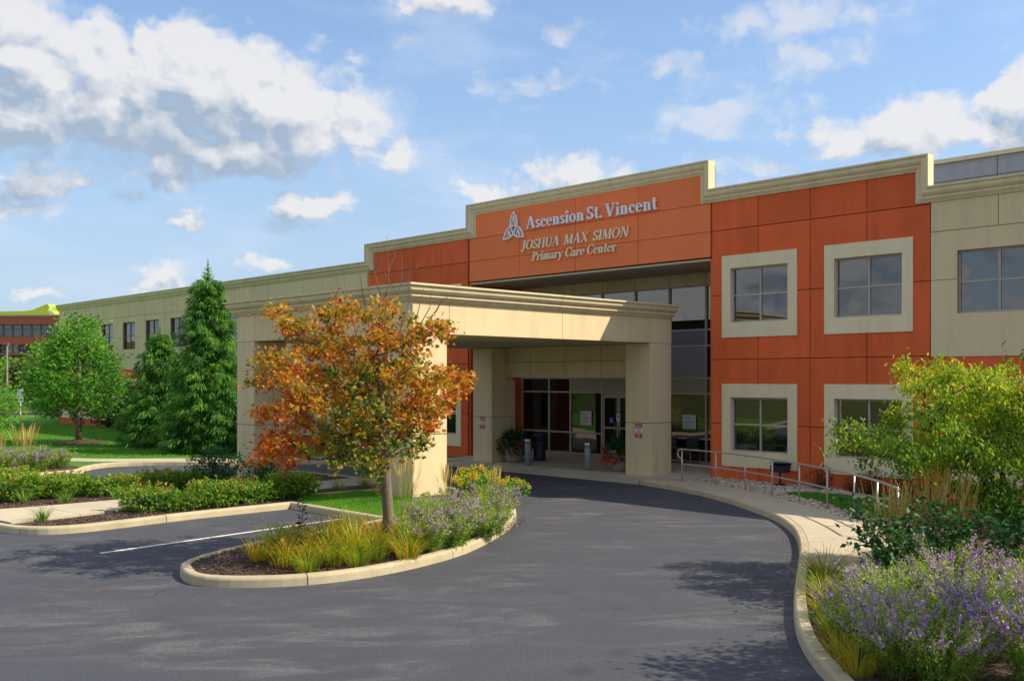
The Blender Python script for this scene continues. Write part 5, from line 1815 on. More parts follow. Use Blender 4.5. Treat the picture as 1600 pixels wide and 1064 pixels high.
# strap-leaved clumps
LY = [strap(170, (.38, .78), mean=.55, spread=.2), strap(140, (.35, .7), mean=.38, spread=.2), strap(150, (.35, .65), mean=.68, spread=.22), strap(130, (.3, .6), mean=.5, spread=.2)]
isl = [(-12.5, 9.95, .9, 0, 'gold strap leaf clump at the kerb, last before the sage'), (-12.55, 9.0, .85, 0, 'orange gold strap leaf clump against the widest part of the front kerb'), (-13.65, 10.25, 1.0, 0, 'green strap leaf clump touching the left of the maple trunk'),
       (-13.05, 8.6, 1.0, 0, 'yellow green strap leaf clump between the front kerb clumps and the maple'), (-13.05, 9.35, 1.0, 0, 'gold strap leaf clump directly before the maple trunk'),
       (-13.95, 8.45, .95, .3, 'green and yellow strap leaf clump nearest the bare mulch tip of the island'), (-13.25, 8.15, 1.0, 0, 'yellow strap leaf clump at the front left of the island planting'),
       (-12.85, 8.75, 1.0, 0, 'yellow orange strap leaf clump at the front kerb of the island'), (-13.45, 9.05, 1.0, 0, 'strap leaf clump in the middle of the island, left of the maple'),
       (-12.75, 9.45, 1.0, 0, 'golden strap leaf clump beside the front kerb, right of centre'), (-13.25, 9.75, 1.0, 0, 'green gold strap leaf clump in front of the maple trunk'),
       (-12.80, 10.1, .85, 0, 'orange tipped strap leaf clump at the kerb before the sage'), (-13.95, 9.6, 1.0, 0, 'strap leaf clump left of the maple trunk'),
       (-13.75, 10.75, 1.05, 0, 'tall green strap leaf clump at the foot of the maple trunk'), (-14.45, 9.1, .95, 0, 'strap leaf clump by the parking bay side of the island'),
       (-14.75, 10.4, 1.0, 0, 'strap leaf clump behind the maple on the parking bay side'), (-13.25, 10.55, .9, 0, 'yellow strap leaf clump between the maple and the sage'),
       (-12.72, 8.2, .8, 0, 'low orange strap leaf clump against the front kerb'), (-13.65, 7.95, .75, 0, 'small strap leaf clump on the mulch at the front of the island')]
for i, (x, y, s, tn, lab) in enumerate(isl):
    place(LY[i % 4], 'strap_leaf_clump', x, y, hmain((x, y)), lab, 'daylily', 'strap leaf clumps on the kerbed island', s * 1.05)
for i, (x, y, s, lab) in enumerate(((-7.05, 13.25, .9, 'strap leaf clump where the pavement meets the right bed'), (-6.55, 12.25, .95, 'yellowing strap leaf clump arching over the kerb of the right bed'), (-6.15, 11.7, .8, 'orange strap leaf clump low on the kerb of the right bed'), (-6.2, 13.3, .9, 'green strap leaf clump behind the first one in the right bed'), (-5.85, 11.1, .75, 'low golden strap leaf clump against the kerb where the purple sage begins'), (-5.45, 10.4, .7, 'low golden strap leaf clump at the sharpest bend of the right kerb'), (-5.0, 9.75, .7, 'low strap leaf clump between the kerb and the sage near the bottom of the picture'), (-6.25, 12.5, .85, 'green gold strap leaf clump second along the right kerb from the pavement'), (-4.55, 9.2, .7, 'low strap leaf clump at the bottom edge of the picture against the right kerb'))):
    place(LY[i % 4], 'strap_leaf_clump', x, y, .115, lab, 'daylily', 'strap leaf clumps in the right bed', s)
LG = [strap(60, (.3, .5), mat='lily_green', mean=.45), strap(50, (.28, .45), mat='lily_green', mean=.6)]
for i, (x, y, lab) in enumerate(((-21.05, 7.3, 'fresh green strap leaf clump alone on the mulch near the left kerb'), (-24.2, 8.0, 'green strap leaf clump before the back rose row at the left edge'),
                                 (-23.75, 8.75, 'green strap leaf clump second from the left before the back rose row'), (-23.65, 9.9, 'green strap leaf clump third along the garden path'),
                                 (-23.6, 10.9, 'green strap leaf clump at the right end of the back rose row'), (-21.45, 9.2, 'green strap leaf clump at the left end of the front rose row'),
                                 (-21.4, 13.95, 'dark green strap leaf clump beside the path right of the roses'), (-21.35, 14.7, 'dark green strap leaf clump in the middle of the shaded path edge'), (-21.5, 15.6, 'small strap leaf clump on the shaded path edge nearest the column'))):
    place(LG[i % 2], 'strap_leaf_clump', x, y, hmain((x, y)), lab, 'daylily', 'green strap leaf clumps along the garden path')

# low rose shrubs in two rows
RO = [mound_mesh(.54, .46, 1500, (.05, .10), 'rose', sub=8, shoots=26), mound_mesh(.48, .40, 1300, (.05, .10), 'rose', sub=7, shoots=22), mound_mesh(.60, .52, 1700, (.05, .10), 'rose', sub=9, shoots=30)]
fr = [(-20.95, 9.45), (-20.75, 10.15), (-20.80, 10.9), (-20.75, 11.6), (-20.85, 12.3), (-20.95, 12.95), (-21.25, 13.35)]
for i, (x, y) in enumerate(fr):
    place(RO[i % 3], 'rose_shrub', x, y, hmain((x, y)), f'{ORD[i]} low rose shrub from the left in the row beside the parking bay', 'rose shrub', 'rose shrubs in the front row', RS.uniform(.95, 1.2))
bk = [(-25.6, 7.4), (-25.0, 8.2), (-24.9, 9.0), (-24.7, 9.8), (-24.6, 10.6), (-24.7, 11.4), (-24.9, 12.2), (-26.2, 8.4), (-26.0, 9.6)]
for i, (x, y) in enumerate(bk):
    nmx = f'{ORD[i]} low rose shrub from the left in the row behind the garden path' if i < 7 else ('low rose shrub behind the second one of the back row' if i == 7 else 'low rose shrub behind the fourth one of the back row')
    place(RO[(i + 1) % 3], 'rose_shrub', x, y, hmain((x, y)), nmx, 'rose shrub', 'rose shrubs in the back row', RS.uniform(1.0, 1.25))
c = (-24.95, 13.1); place(mound_mesh(.75, .95, 1500, (.06, .10), 'darkleaf'), 'bush', c[0], c[1], hmain(c), 'dark green bush taller than the roses before the left front column', 'bush', None)
c = (-23.75, 13.9); place(mound_mesh(.5, .55, 800, (.06, .10), 'darkleaf'), 'bush', c[0], c[1], hmain(c), 'small dark bush at the right foot of the left front column', 'bush', None)
# pink roses still open
V = []
for i in range(14):
    x, y = fr[RS.randint(len(fr))]
    V.append((x + RS.uniform(-.35, .35), y + RS.uniform(-.35, .35), .5 + RS.uniform(0, .14)))
V = np.repeat(np.array(V), 7, 0); V = V + RS.normal(size=V.shape) * .014
o = scatter_leaves(V, rand_dir(len(V)), rand_dir(len(V)), np.full(len(V), .035), T_OVAL, RS.uniform(0, 1, len(V)))
tag(add_obj('rose_flowers', np_mesh('rose_flowers', *o[:2], M['pink'], o[2])), 'few pale pink roses open on the front rose row', 'flowers', kind='stuff')

# feather reed grass
RG = [reed(64, 1.55, .2), reed(56, 1.45, .2)]
for i, (x, y, s, lab) in enumerate(((-6.41, 13.89, 0.95, 'tan reed grass clump at the end of the handrail'), (-6.15, 14.15, 1.05, 'tall tan reed grass clump in the middle of the shrubs by the handrail'), (-5.91, 14.39, 1.10, 'tan reed grass clump behind the yellow green leaves'), (-5.65, 14.66, 1.00, 'rightmost tan reed grass clump among the shrubs'))):
    place(RG[i % 2], 'reed_grass', x, y, .115, lab, 'ornamental grass', 'reed grass clumps by the handrail', s)
RC = [reed(36, 1.1, .16)]
for i, (x, y, s, lab) in enumerate(((-18.55, 13.95, .95, 'thin tan reed grass at the shaded side of the front right column'), (-17.75, 14.05, 1.0, 'tan reed grass before the corner of the front right column'), (-17.15, 14.75, .8, 'tan reed grass at the sunny side of the front right column'), (-16.9, 16.0, .8, 'brownish reed grass beside the yellow flower heads'))):
    place(RC[0], 'reed_grass', x, y, hmain((x, y)), lab, 'ornamental grass', 'reed grass clumps at the front right column', s)
for i, (x, y, s, lab) in enumerate(((-34.0, 9.2, 1.0, 'golden reed grass clump at the left edge in the far left bed'), (-34.3, 10.4, 1.0, 'golden reed grass clump second in the far left bed'), (-34.6, 11.4, .95, 'golden reed grass clump at the right end of the far left bed'), (-33.6, 8.0, 1.0, 'golden reed grass clump cut by the left edge of the picture'))):
    place(RG[i % 2], 'reed_grass', x, y, .14, lab, 'ornamental grass', 'reed grass clumps in the far left bed', s)


# yellow flower heads by the front right column
def yellow_plant(r=.55, h=.6, heads=36):
    g = mound_mesh(r, h * .92, 700, (.06, .10), 'ash')
    P = []
    for i in range(heads):
        a = RS.uniform(0, 6.28); q = r * 1.02 * math.sqrt(RS.uniform(0, 1))
        c = np.array([q * math.cos(a), q * math.sin(a), h * (1 - .45 * (q / r) ** 2) + RS.uniform(-.04, .07)])
        P.append(c + rand_dir(30) * np.array([.058, .058, .048]))
    P = np.concatenate(P)
    n = len(P)
    tone = np.repeat(RS.uniform(.2, .95, heads), 30)
    V, F, t = scatter_leaves(P, rand_dir(n), rand_dir(n) + np.array([0, 0, .5]), RS.uniform(.03, .05, n), T_OVAL, np.clip(tone + RS.normal(size=n) * .12, 0, 1))
    return g + [np_mesh('flower_heads', V, F, M['yellow'], t)]


YP = [yellow_plant(), yellow_plant(.5, .52, 30)]
for i, (x, y, s, lab) in enumerate(((-17.35, 15.95, 1.0, 'plant with round yellow flower heads nearest the front right column'), (-17.0, 16.6, .95, 'plant with yellow flower heads at the kerb under the canopy'), (-18.1, 16.5, 1.1, 'plant with yellow flower heads behind the front right column'))):
    place(YP[i % 2], 'yellow_flower', x, y, hmain((x, y)), lab, 'flowering plant', 'yellow flowering plants by the column', s)
# tall weed on the island
wp = np.array([-14.05, 8.95])
n = 90
t = RS.uniform(.1, 1, n); a = RS.uniform(0, 6.28, n)
P = np.stack([.02 * np.cos(a), .02 * np.sin(a), t * .72], 1)
A = np.stack([np.cos(a), np.sin(a), RS.uniform(-.1, .6, n)], 1)
o = scatter_leaves(P, A, np.tile([0, 0, 1.0], (n, 1)) + rand_dir(n) * .3, RS.uniform(.08, .15, n) * (1.15 - .6 * t), T_OVAL, np.clip(.45 + RS.normal(size=n) * .2, 0, 1))
mb = MB(); mb.tube([(0, 0, 0), (.01, 0, .4), (0, .01, .74)], [.008, .006, .003], 5)
place([np_mesh('leaves', *o[:2], M['darkleaf'], o[2]), mb.mesh('stem', M['bark_dark'])], 'weed', wp[0], wp[1], hmain(wp), 'single upright dark green weed among the yellow strap leaves', 'weed', None, rz=0)
# bronze barberries under the windows
BB = [mound_mesh(.42, .55, 700, (.04, .07), 'barberry')]
for x, y, s, lab in ((-12.75, 23.75, .95, 'bronze barberry bush under the wall right of the floodlight'), (-11.3, 23.55, 1.1, 'bronze barberry bush under the second ground floor window'), (-10.45, 23.6, 1.1, 'bronze barberry bush at the right end under the second window'), (-11.9, 23.8, .8, 'smallest bronze barberry bush between its two neighbours')):
    place(BB[0], 'barberry_bush', x, y, .12, lab, 'bush', 'barberry bushes along the red wall', s)


# ------------------------------------------------------------------ stuff: grass blades, chips, stones, leaves
def in_poly(poly, n):
    A = np.array([p[:2] for p in poly])
    lo, hi = A.min(0), A.max(0)
    out = np.zeros((0, 2))
    while len(out) < n:
        q = RS.uniform(lo, hi, (n, 2))
        out = np.concatenate([out, q[inside([tuple(a) for a in A], q)]])
    return out[:n]


def grass(poly, n, zf, h=(.035, .08), w=.006, label='', mean=.5, sd=.25):
    P = in_poly(poly, n)
    z = zf(P[:, 0], P[:, 1])
    base = np.column_stack([P, z - .005])
    clump = .5 + .5 * np.sin(P[:, 0] * 2.3 + 1.3 * np.sin(P[:, 1] * 1.9)) * np.sin(P[:, 1] * 2.7)
    V, F, t = blades(base, RS.uniform(0, 6.28, n), RS.uniform(h[0], h[1], n), RS.uniform(0, .5, n), RS.uniform(.2, 1.0, n), np.full(n, w), 2, np.clip(mean + .2 * (clump - .5) + RS.normal(size=n) * sd, 0, 1))
    tag(add_obj('grass', np_mesh('grass', V, F, M['grass'], t)), label, 'grass', kind='stuff')


grass(BAY_LAWN, 26000, lambda x, y: H_main(x, y) + .012, (.04, .085), .006, 'sunlit mown grass at the head of the parking bay', .62)
grass(SIDE_LAWN, 9000, lambda x, y: H_main(x, y) + .012, (.04, .08), .008, 'grass strip behind the rose rows by the left front column', .5)
grass(RLAWN, 16000, flat(.15), (.04, .08), .007, 'dark green grass patch behind the handrail', .45)
FL = [(-28.2, 22.9), (-31.6, 20.3), (-33.2, 17.6), (-35.2, 15.0), (-38, 13.2), (-42, 11.4), (-50, 9), (-66, 14), (-66, 23.8), (-30, 23.8)]
grass(FL, 52000, flat(.13), (.05, .11), .02, 'wide mown lawn before the long wing', .5, .2)


def chips(poly, n, zf, label, size=(.02, .055)):
    P = in_poly(poly, n)
    z = zf(P[:, 0], P[:, 1])
    P3 = np.column_stack([P, z + RS.uniform(.002, .02, n)])
    ax = rand_dir(n) * np.array([1, 1, .35])
    nm = rand_dir(n) * .5 + np.array([0, 0, 1.0])
    tv = np.array([(-.16, -.5, 0), (.16, -.45, .03), (.12, .5, 0), (-.1, .42, .05)])
    V, F, t = scatter_leaves(P3, ax, nm, RS.uniform(size[0], size[1], n), (tv, T_QUAD[1]), np.clip(RS.beta(1.6, 2.2, n), 0, 1))
    tag(add_obj('mulch_chips', np_mesh('mulch_chips', V, F, M['chips'], t)), label, 'mulch', kind='stuff')


ISL = [p for p in MAIN_IN if p[1] < 12.3 and p[0] > -16.3]
chips(ISL, 22000, H_main, 'bark chips covering the tip of the kerbed island')
LB = [(-20.15, 7.4), (-20.1, 9), (-20.12, 12.5), (-21.3, 14.0), (-21.6, 12.0), (-21.5, 9.5), (-21.1, 7.6), (-20.7, 6.9)]
chips(LB, 11000, H_main, 'bark chips between the garden path and the parking bay kerb', (.025, .06))
chips([(-23.5, 7), (-23.5, 13), (-27, 12), (-27.5, 7.5), (-25, 6.6)], 9000, H_main, 'bark chips under the back rose row', (.03, .07))
chips([(-7.4, 13.4), (-6.3, 11.3), (-5.3, 9.9), (-4.3, 8.9), (-2, 8), (-1, 13), (-4, 13.5)], 9000, flat(.115), 'bark chips under the sage in the right bed')
chips([(-17.4, 14.4), (-14.3, 14.6), (-13.3, 12.9), (-13.0, 11.3), (-16.4, 16.4), (-18, 16.8)], 4000, H_main, 'bark chips around the front right column')
# river stones
bm = bmesh.new(); bmesh.ops.create_icosphere(bm, subdivisions=1, radius=1.0)
iv = np.array([v.co[:] for v in bm.verts]); itf = np.array([[v.index for v in f.verts] for f in bm.faces]); bm.free()
P = in_poly(GRAV, 5200)
P = P[~inside(RLAWN, P)]
n = len(P)
S = RS.uniform(.022, .058, n)
V = (iv[None] * (1 + RS.normal(size=(n, len(iv), 1)) * .12)) * np.stack([S * RS.uniform(.8, 1.3, n), S * RS.uniform(.8, 1.3, n), S * RS.uniform(.5, .8, n)], 1)[:, None]
V = V + np.column_stack([P, .128 + S * .3])[:, None]
F = (np.arange(n)[:, None, None] * len(iv) + itf[None]).reshape(-1, 3)
M['stone'] = leaf_mat('river_stones', [(0, (.22, .17, .12)), (.5, (.46, .39, .29)), (.85, (.66, .58, .46)), (1, (.52, .34, .15))], 0.0, rough=.8)
tag(add_obj('river_stones', np_mesh('river_stones', V.reshape(-1, 3), F, M['stone'], np.repeat(RS.uniform(0, 1, n), len(iv)), True)), 'pale river stones between the pavement and the red wall', 'stones', kind='stuff')
# fallen leaves
pts = []
for k in range(150):
    i = RS.randint(int(len(RK) * .6))
    pts.append((RK[i][0] - RS.exponential(.22) * .8 - .02, RK[i][1] - RS.exponential(.22) * .7 - .02, .006))
for k in range(50):
    i = RS.randint(int(len(RK) * .55))
    pts.append((RK[i][0] + RS.uniform(.2, 1.2), RK[i][1] + RS.uniform(.2, 1.0), .158))
for k in range(60):
    pts.append((RS.uniform(-16, -11.5), RS.uniform(4.5, 12), .006))
pts = np.array(pts); pts = pts[~(inside(MAIN, pts[:, :2]))]
n = len(pts)
o = scatter_leaves(pts, rand_dir(n) * np.array([1, 1, .1]), rand_dir(n) * .25 + np.array([0, 0, 1.0]), RS.uniform(.04, .08, n), T_MAPLE, RS.uniform(0, 1, n))
tag(add_obj('fallen_leaves', np_mesh('fallen_leaves', *o[:2], M['dead_leaf'], o[2])), 'scattered brown fallen leaves along the kerbs and drive', 'leaves', kind='stuff')
# ------------------------------------------------------------------ street furniture
# handrail
posts = [(-16.50, 22.86), (-15.22, 22.62), (-14.02, 22.16), (-12.87, 21.55), (-11.75, 20.86), (-10.64, 20.08), (-9.62, 19.28), (-8.72, 18.42), (-7.9, 17.5)]
hr = empty('handrail', (-12.5, 21.3, .15), 'galvanised two bar handrail curving along the pavement past the red wall', 'handrail')
path = catmull(posts, .3)
for z, nm in ((.885, 'top_rail'), (.47, 'lower_rail')):
    mb = MB()
    pts = [(p[0], p[1], .15 + z) for p in path]
    if nm == 'top_rail':
        d = Vector((posts[0][0] - posts[1][0], posts[0][1] - posts[1][1], 0)).normalized()
        e = Vector(pts[0])
        pts = [tuple(e + d * .02 + Vector((0, 0, -.26))), tuple(e + d * .12 + Vector((0, 0, -.24))), tuple(e + d * .17 + Vector((0, 0, -.15))), tuple(e + d * .15 + Vector((0, 0, -.05))), tuple(e + d * .08)] + pts
    mb.tube(pts, .021, 8)
    mb.build(nm, M['galv'], hr, True)
for x, y in posts:
    mb = MB(); mb.tube([(x, y, .13), (x, y, .15 + .875)], .021, 8); mb.build('post', M['galv'], hr, True)

# floodlight
fl = empty('floodlight', (-13.95, 23.75, .13), 'dark blue floodlight on a short post aimed at the red wall', 'floodlight')
mb = MB(); mb.lathe([(.16, 0), (.16, .05), (.13, .07)], (-13.95, 23.75, .13), 14); mb.build('base', M['navy'], fl)
mb = MB(); mb.tube([(-13.95, 23.75, .19), (-13.95, 23.75, .52)], .035, 8); mb.build('post', M['navy'], fl)
mb = MB()
mb.prism([(-14.2, 23.68, .50), (-14.2, 23.90, .50), (-14.2, 23.98, .74), (-14.2, 23.66, .68)], (.46, 0, 0))
mb.build('lamp_head', M['navy'], fl)
mb = MB(); mb.box(-14.22, -13.72, 23.64, 23.99, .742, .762); mb.build('visor', M['navy'], fl)

# bollards
for i, (x, y, lab) in enumerate(((-23.0, 23.3, 'grey steel bollard in front of the bin, left of the doors'), (-20.39, 23.3, 'grey steel bollard standing alone before the doors, right of centre'))):
    b = empty('bollard', (x, y, .15), lab, 'bollard', 'bollards before the entrance')
    mb = MB(); mb.lathe([(.095, 0), (.095, .70), (.088, .71)], (x, y, .15), 16); mb.build('post', M['bollard'], b, True)
    mb = MB(); mb.lathe([(.088, .71), (.103, .715), (.103, .86), (.09, .875)], (x, y, .15), 16); mb.build('cap', M['steel'], b, True)
# bin behind the left bollard
bn = empty('litter_bin', (-23.72, 24.6, .18), 'dark round litter bin with blue paper on top behind the left bollard', 'bin')
mb = MB(); mb.lathe([(.20, 0), (.21, .03), (.21, .70), (.19, .72)], (-23.72, 24.6, .18), 20); mb.build('body', M['navy'], bn, True)
mb = MB(); mb.lathe([(.22, .725), (.22, .78), (.16, .83)], (-23.72, 24.6, .18), 20); mb.build('lid', M['black'], bn, True)
mb = MB(); mb.prism([(-23.90, 24.5, 1.02), (-23.60, 24.46, 1.05), (-23.56, 24.66, 1.12), (-23.85, 24.7, 1.07)], (0, 0, .012)); mb.build('paper', M['sign_blue'], bn)


# planters
def planter(x, y, z, lab1, lab2, red=70, big=False):
    p = empty('planter', (x, y, z), lab1, 'planter', 'stone planters beside the doors')
    mb = MB(); mb.lathe([(.21, 0), (.27, .05), (.335, .25), (.35, .46), (.375, .48), (.375, .53), (.335, .53), (.32, .46)], (x, y, z), 24); mb.build('pot', M['pot'], p, True)
    mb = MB(); mb.lathe([(.33, .44), (.30, .465)], (x, y, z), 20); mb.build('soil', M['mulch'], p)
    q = empty('potted_plant', (x, y, z + .46), lab2, 'potted plant', 'red flowering plants in the planters')
    n = 900
    b = blob_points(n, .5)
    P = b * np.array([.58, .58, .42]) + np.array([0, 0, .16])
    P[:, 2] -= .25 * np.clip(np.hypot(P[:, 0], P[:, 1]) - .36, 0, 1) * 2
    o = scatter_leaves(P, b + rand_dir(n) * .7 - np.array([0, 0, .2]), b + rand_dir(n) * .5 + np.array([0, 0, .5]), RS.uniform(.06, .12, n), T_OVAL, np.clip(.4 + RS.normal(size=n) * .25, 0, 1))
    add_obj('foliage', np_mesh('foliage', *o[:2], M['darkleaf'], o[2]), q)
    m = 60
    az = RS.uniform(0, 6.28, m)
    v = blades(np.column_stack([np.cos(az) * .08, np.sin(az) * .08, np.zeros(m)]), az, RS.uniform(.5, .95, m), RS.uniform(.05, .5, m), RS.uniform(.1, .9, m), np.full(m, .075), 5, np.clip(.35 + RS.normal(size=m) * .2, 0, 1))
    add_obj('tall_leaves', np_mesh('tall_leaves', v[0], v[1], M['darkleaf'], v[2]), q)
    C = []
    for k in range(red):
        d = rand_dir(1)[0]; d[2] = RS.uniform(-.75, .35)
        c = d * np.array([.60, .60, .44]) + np.array([0, 0, .12])
        C.append(c + rand_dir(14) * .042)
    C = np.concatenate(C); k = len(C)
    o = scatter_leaves(C, rand_dir(k), rand_dir(k), RS.uniform(.045, .07, k), T_OVAL, RS.uniform(0, 1, k))
    add_obj('flowers', np_mesh('flowers', *o[:2], M['begonia'], o[2]), q)['kind'] = 'stuff'


planter(-24.22, 23.85, .16, 'round stone planter at the right foot of the rear left column', 'dark leafy plant with red blooms beside the rear left column', 34)
planter(-19.45, 23.80, .16, 'round stone planter half hidden behind the rear right column', 'plant thick with red blooms beside the rear right column', 80)


# no-parking signs on the rear columns
def words(parent, x0, x1, z0, z1, y, mat, parts, name='lettering'):
    """rows of short upright strokes: print too small to read"""
    mb = MB()
    w = x1 - x0
    x = x0
    while x < x1 - .006:
        s = RS.uniform(.006, .011)
        if RS.uniform() < .82: mb.box(x, min(x + s, x1), y - .0035, y - .0005, z0, z1)
        x += s + RS.uniform(.004, .007)
    mb.build(name, mat, parent)


for x0, x1, z0, z1, lab in ((-18.46, -18.20, 1.27, 1.67, 'red and white parking sign on the rear right column'), (-25.27, -25.02, 1.29, 1.68, 'red and white parking sign on the rear left column')):
    y = 23.25
    s = empty('parking_sign', (x0, y, z0), lab, 'sign', 'parking signs on the rear columns')
    mb = MB(); mb.box(x0, x1, y - .012, y - .002, z0, z1); mb.build('plate', M['sign_white'], s)
    for a, b in ((0, .34), (.70, 1)):
        m2 = MB(); m2.box(x0 - .002, x1 + .002, y - .016, y - .0125, z0 + (z1 - z0) * a, z0 + (z1 - z0) * b); m2.build('red_band', M['sign_red'], s)
    H = z1 - z0
    words(s, x0 + .03, x1 - .03, z0 + H * .77, z0 + H * .87, y - .016, M['sign_white'], 8)
    words(s, x0 + .07, x1 - .07, z0 + H * .55, z0 + H * .63, y - .012, M['ink'], 4)
    words(s, x0 + .03, x1 - .03, z0 + H * .40, z0 + H * .48, y - .012, M['sign_red'], 8)
    words(s, x0 + .03, x1 - .03, z0 + H * .22, z0 + H * .29, y - .016, M['sign_white'], 8)
    words(s, x0 + .08, x1 - .08, z0 + H * .07, z0 + H * .14, y - .016, M['sign_white'], 4)

# notices stuck on the glass
for x0, x1, z0, z1, lab, g in ((-23.96, -23.44, 1.34, 1.84, 'white printed notice on the glass left of the doors', 0), (-19.46, -18.93, 1.33, 1.82, 'white printed notice with green foot on the glass by the red wall', 1)):
    y = YG - .005
    s = empty('notice', (x0, y, z0), lab, 'notice')
    mb = MB(); mb.box(x0, x1, y - .006, y + .002, z0, z1); mb.build('sheet', M['paper'], s)
    H = z1 - z0
    for k in range(9):
        if k in (2,): continue
        words(s, x0 + .05, x1 - (.05 if k % 3 else .18), z1 - .09 - k * .04, z1 - .075 - k * .04, y - .006, M['ink'], 1)
    if g:
        mb = MB(); mb.box(x0, x1, y - .008, y - .0065, z0 - .02, z0 + .035); mb.build('green_band', M['ink_green'], s)
y = YG - .006
s = empty('access_sticker', (-22.6, y, 1.45), 'blue square wheelchair access sticker on the door glass', 'sticker')
mb = MB(); mb.box(-22.60, -22.40, y - .004, y + .002, 1.45, 1.65); mb.build('square', M['sign_blue'], s)
mb = MB()
cx, cz = -22.5, 1.545
ribbon(mb, [(cx + .052 * math.cos(R(a)), cz - .018 + .052 * math.sin(R(a))) for a in range(100, 371, 18)], .012, y - .0041, .002)
ribbon(mb, [(cx - .015, cz + .05), (cx - .008, cz), (cx + .03, cz - .004), (cx + .05, cz - .05)], .013, y - .0041, .0028)
mb.prism([(cx - .018 + .013 * math.cos(2 * math.pi * i / 8), y - .0041, cz + .073 + .013 * math.sin(2 * math.pi * i / 8)) for i in range(8)], (0, -.002, 0))
mb.build('wheelchair_symbol', M['sign_white'], s)
s = empty('door_sticker', (-22.25, y, 1.52), 'small white and red sticker on the meeting stile of the doors', 'sticker')
mb = MB(); mb.box(-22.28, -22.12, y - .006, y - .001, 1.52, 1.78); mb.build('sheet', M['sign_white'], s)
mb = MB(); mb.lathe([(.045, 0), (.045, .002)], (0, 0, 0), 14)
mb.v = [(-22.20 + a, y - .006 - c, 1.69 + b) for a, b, c in mb.v]; mb.build('red_disc', M['sign_red'], s)
words(s, -22.26, -22.14, 1.57, 1.59, y - .006, M['ink'], 3)
# dome camera under the eave of the left block
dc = empty('dome_camera', (-27.35, YF - .05, 2.52), 'small black dome camera on the red wall left of the rear column', 'camera')
mb = MB(); mb.box(-27.42, -27.28, YF - .05, YF - .0, 2.60, 2.74); mb.build('bracket', M['sign_white'], dc)
mb = MB(); mb.tube([(-27.35, YF - .05, 2.68), (-27.35, YF - .22, 2.68), (-27.35, YF - .22, 2.60)], .02, 6); mb.build('arm', M['sign_white'], dc)
mb = MB(); mb.lathe([(.02, -.11), (.07, -.085), (.095, -.03), (.10, 0), (.08, .03)], (-27.35, YF - .22, 2.58), 14); mb.build('dome', M['black'], dc, True)
# wooden-legged chairs standing against the glass
for i, (x, lab) in enumerate(((-19.72, 'wooden legged chair against the glass, left one of the pair'), (-18.85, 'wooden legged chair against the glass, right one of the pair'))):
    z = .29
    c = empty('waiting_chair', (x, 26.45, z), lab, 'chair', 'chairs against the entrance glass')
    for sx in (-.26, .26):
        mb = MB(); mb.tube([(x + sx, 26.2, z + .02), (x + sx, 26.2, z + .46), (x + sx, 26.7, z + .46), (x + sx, 26.7, z + .02), (x + sx, 26.2, z + .02)], .022, 5); mb.build('leg_frame', M['wood'], c)
    mb = MB(); mb.bbox(x - .24, x + .24, 26.2, 26.7, z + .30, z + .40, .02); mb.build('seat', M['black'], c)
    mb = MB(); mb.bbox(x - .24, x + .24, 26.66, 26.76, z + .42, z + .80, .02); mb.build('backrest', M['black'], c)

# ------------------------------------------------------------------ far left: brick building, road signs, pole
Zb = 135.0
bc = at_depth(20, 592, Zb)
ang = math.atan2(CAMR[1], CAMR[0]) + R(-4)
bb = empty('brick_building', (bc[0], bc[1], 0.0), 'red brick office building with ribbon windows far off at the left', 'building', rz=ang)
k = Zb / 1550.0


def zpix(py):
    return 3.0 + (592 - py) * k


def bpart(name, mat, x0, x1, y0, y1, z0, z1, parent=bb):
    me = MB().box(x0, x1, y0, y1, z0, z1).mesh(name, M[mat])
    return add_obj(name, me, parent)


X0, X1 = -14.0, (96 - 20) * k
zt = zpix(494)
bpart('wall', 'brick', X0, X1, 1.2, 20, -1, zpix(507))
bpart('wall', 'brick', X0, X1, .4, 20, zpix(507) + .01, zt)
bpart('coping', 'conc', X0 - .1, X1 + .1, .3, 20, zt + .01, zt + .22)
bpart('wall', 'brick', X0, X1, .6, 1.19, zpix(538), zpix(526))
bpart('wall', 'brick', X0, X1, .6, 1.19, -1, zpix(551.5))
wt = bpart('wall', 'brick', X1 - .5, X1, .45, 1.19, zpix(538) + .01, zpix(507))
for (za, zb) in ((zpix(525.5), zpix(507.5)), (zpix(551), zpix(538.5))):
    m = 15
    for i in range(m):
        xa = X0 + (X1 - .5 - X0) * i / m; xb = X0 + (X1 - .5 - X0) * (i + 1) / m
        mb = MB(); mb.box(xa, xa + .10, .85, 1.1, za, zb); mb.box(xb - .10, xb, .85, 1.1, za, zb); mb.box(xa + .1, xb - .1, .86, 1.09, za + (zb - za) * .62, za + (zb - za) * .62 + .10)
        f = add_obj('window', mb.mesh('window', M['alu_dark']), bb)
        for q0, q1 in ((0, .62), (.66, 1)):
            add_obj('pane', MB().box(xa + .1, xb - .1, .95, 1.0, za + (zb - za) * q0, za + (zb - za) * q1).mesh('pane', M['glass']), f)
bpart('awning', 'spandrel', X0, X1 - 2.5, -1.2, .55, zpix(551.8) - .25, zpix(551.8) - .05)
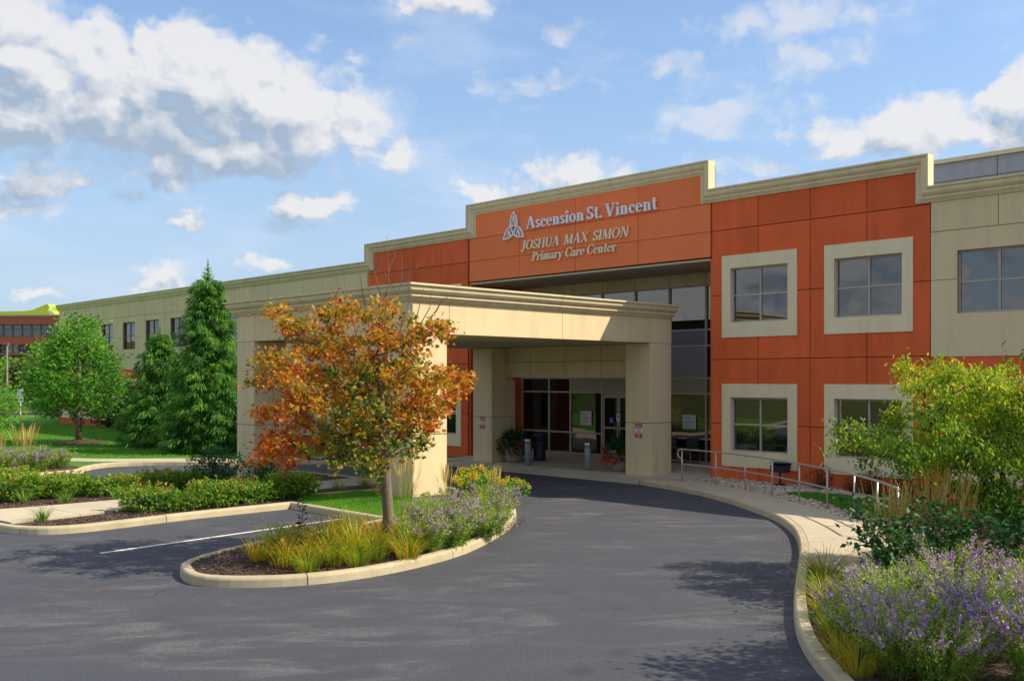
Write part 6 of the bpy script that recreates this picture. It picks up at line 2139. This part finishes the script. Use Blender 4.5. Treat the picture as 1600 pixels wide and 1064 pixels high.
# lime green sail-shaped roof light
gr = empty('green_roof', (bc[0], bc[1], zt), 'lime green sail shaped roof on top of the far brick building', 'roof', rz=ang)
gp = [(0, 493), (52, 493), (51, 489), (43, 483.5), (38, 481.5), (41, 476), (37.5, 471.5), (12, 481.5), (0, 483), (-60, 484), (-60, 493)]
me = MB().prism([((px - 20) * k, 6, (493 - py) * k + .25) for px, py in gp], (0, 5, 0)).mesh('sail', M['lime']); add_obj('sail', me, gr)
mt = empty('roof_mast', (bc[0], bc[1], zt), 'thin white mast on the far brick roof beside the green sail', 'mast', rz=ang)
x = (56 - 20) * k
add_obj('mast', MB().tube([(x, 4, 0), (x, 4, 2.0)], [.10, .05], 6).mesh('mast', M['sign_white']), mt)
add_obj('head', MB().lathe([(.1, .75), (.38, .8), (.38, .95), (.1, 1.05)], (x, 4, 0), 8).mesh('head', M['galv']), mt)
# signs by the far road
for px, py, Zs, h, lab in ((32, 648, 80, 2.2, 'white double panel road sign beside the far road'), (29, 626, 105, 2.4, 'white road sign with black mark further up the far verge')):
    c = at_depth(px, py, Zs)
    c[2] = float(field_z(np.array([c[0]]), np.array([c[1]]))[0])
    s = empty('road_sign', tuple(c), lab, 'sign', rz=ang)
    add_obj('post', MB().tube([(0, 0, 0), (0, 0, h)], .045, 6).mesh('post', M['sign_white']), s)
    add_obj('panel', MB().box(-.24, .24, -.08, -.05, h - .5, h + .05).mesh('panel', M['sign_white']), s)
    if Zs < 90: add_obj('panel', MB().box(-.20, .24, -.08, -.05, h - 1.0, h - .55).mesh('panel', M['sign_white']), s)
    else:
        me = MB().prism([(-.06, -.085, h - .4), (.02, -.085, h - .4), (.06, -.085, h - .1), (-.02, -.085, h - .05)], (0, .003, 0)).mesh('mark', M['black']); add_obj('mark', me, s)
c = at_depth(11, 600, 90); c[2] = 0
lp = empty('lamp_post', tuple(c), 'thin brown lamp post before the far brick building', 'lamp post', rz=ang)
add_obj('post', MB().tube([(0, 0, -.1), (0, 0, zpix(521) * .66)], [.11, .08], 8).mesh('post', M['pot']), lp)
add_obj('lamp_head', MB().bbox(-.3, .15, -.15, .15, zpix(521) * .66, zpix(521) * .66 + .2, .03).mesh('lamp_head', M['alu_dark']), lp)

# woods and scattered trees on the slope that the windows mirror
P, T = [], []
for i in range(200):
    a = RS.uniform(R(195), R(275)); d = RS.uniform(75, 150)
    c = np.array([d * math.cos(a), d * math.sin(a)])
    z = float(field_z(np.array([c[0]]), np.array([c[1]]))[0])
    h = RS.uniform(3, 5.5); r = h * RS.uniform(.3, .42)
    b = blob_points(160, .4)
    P.append(np.array([c[0], c[1], z + h * .55]) + b * np.array([r, r, h * .5])); T.append(np.clip(RS.uniform(.2, .8) + RS.normal(size=160) * .15, 0, 1))
P = np.concatenate(P); n = len(P)
o = scatter_leaves(P, rand_dir(n), rand_dir(n), RS.uniform(.5, 1.0, n), T_OVAL, np.concatenate(T))
tag(add_obj('far_woods', np_mesh('far_woods', *o[:2], M['brown_leaf'], o[2])), 'far wooded slope mirrored in the ground floor windows', 'woods', kind='stuff')
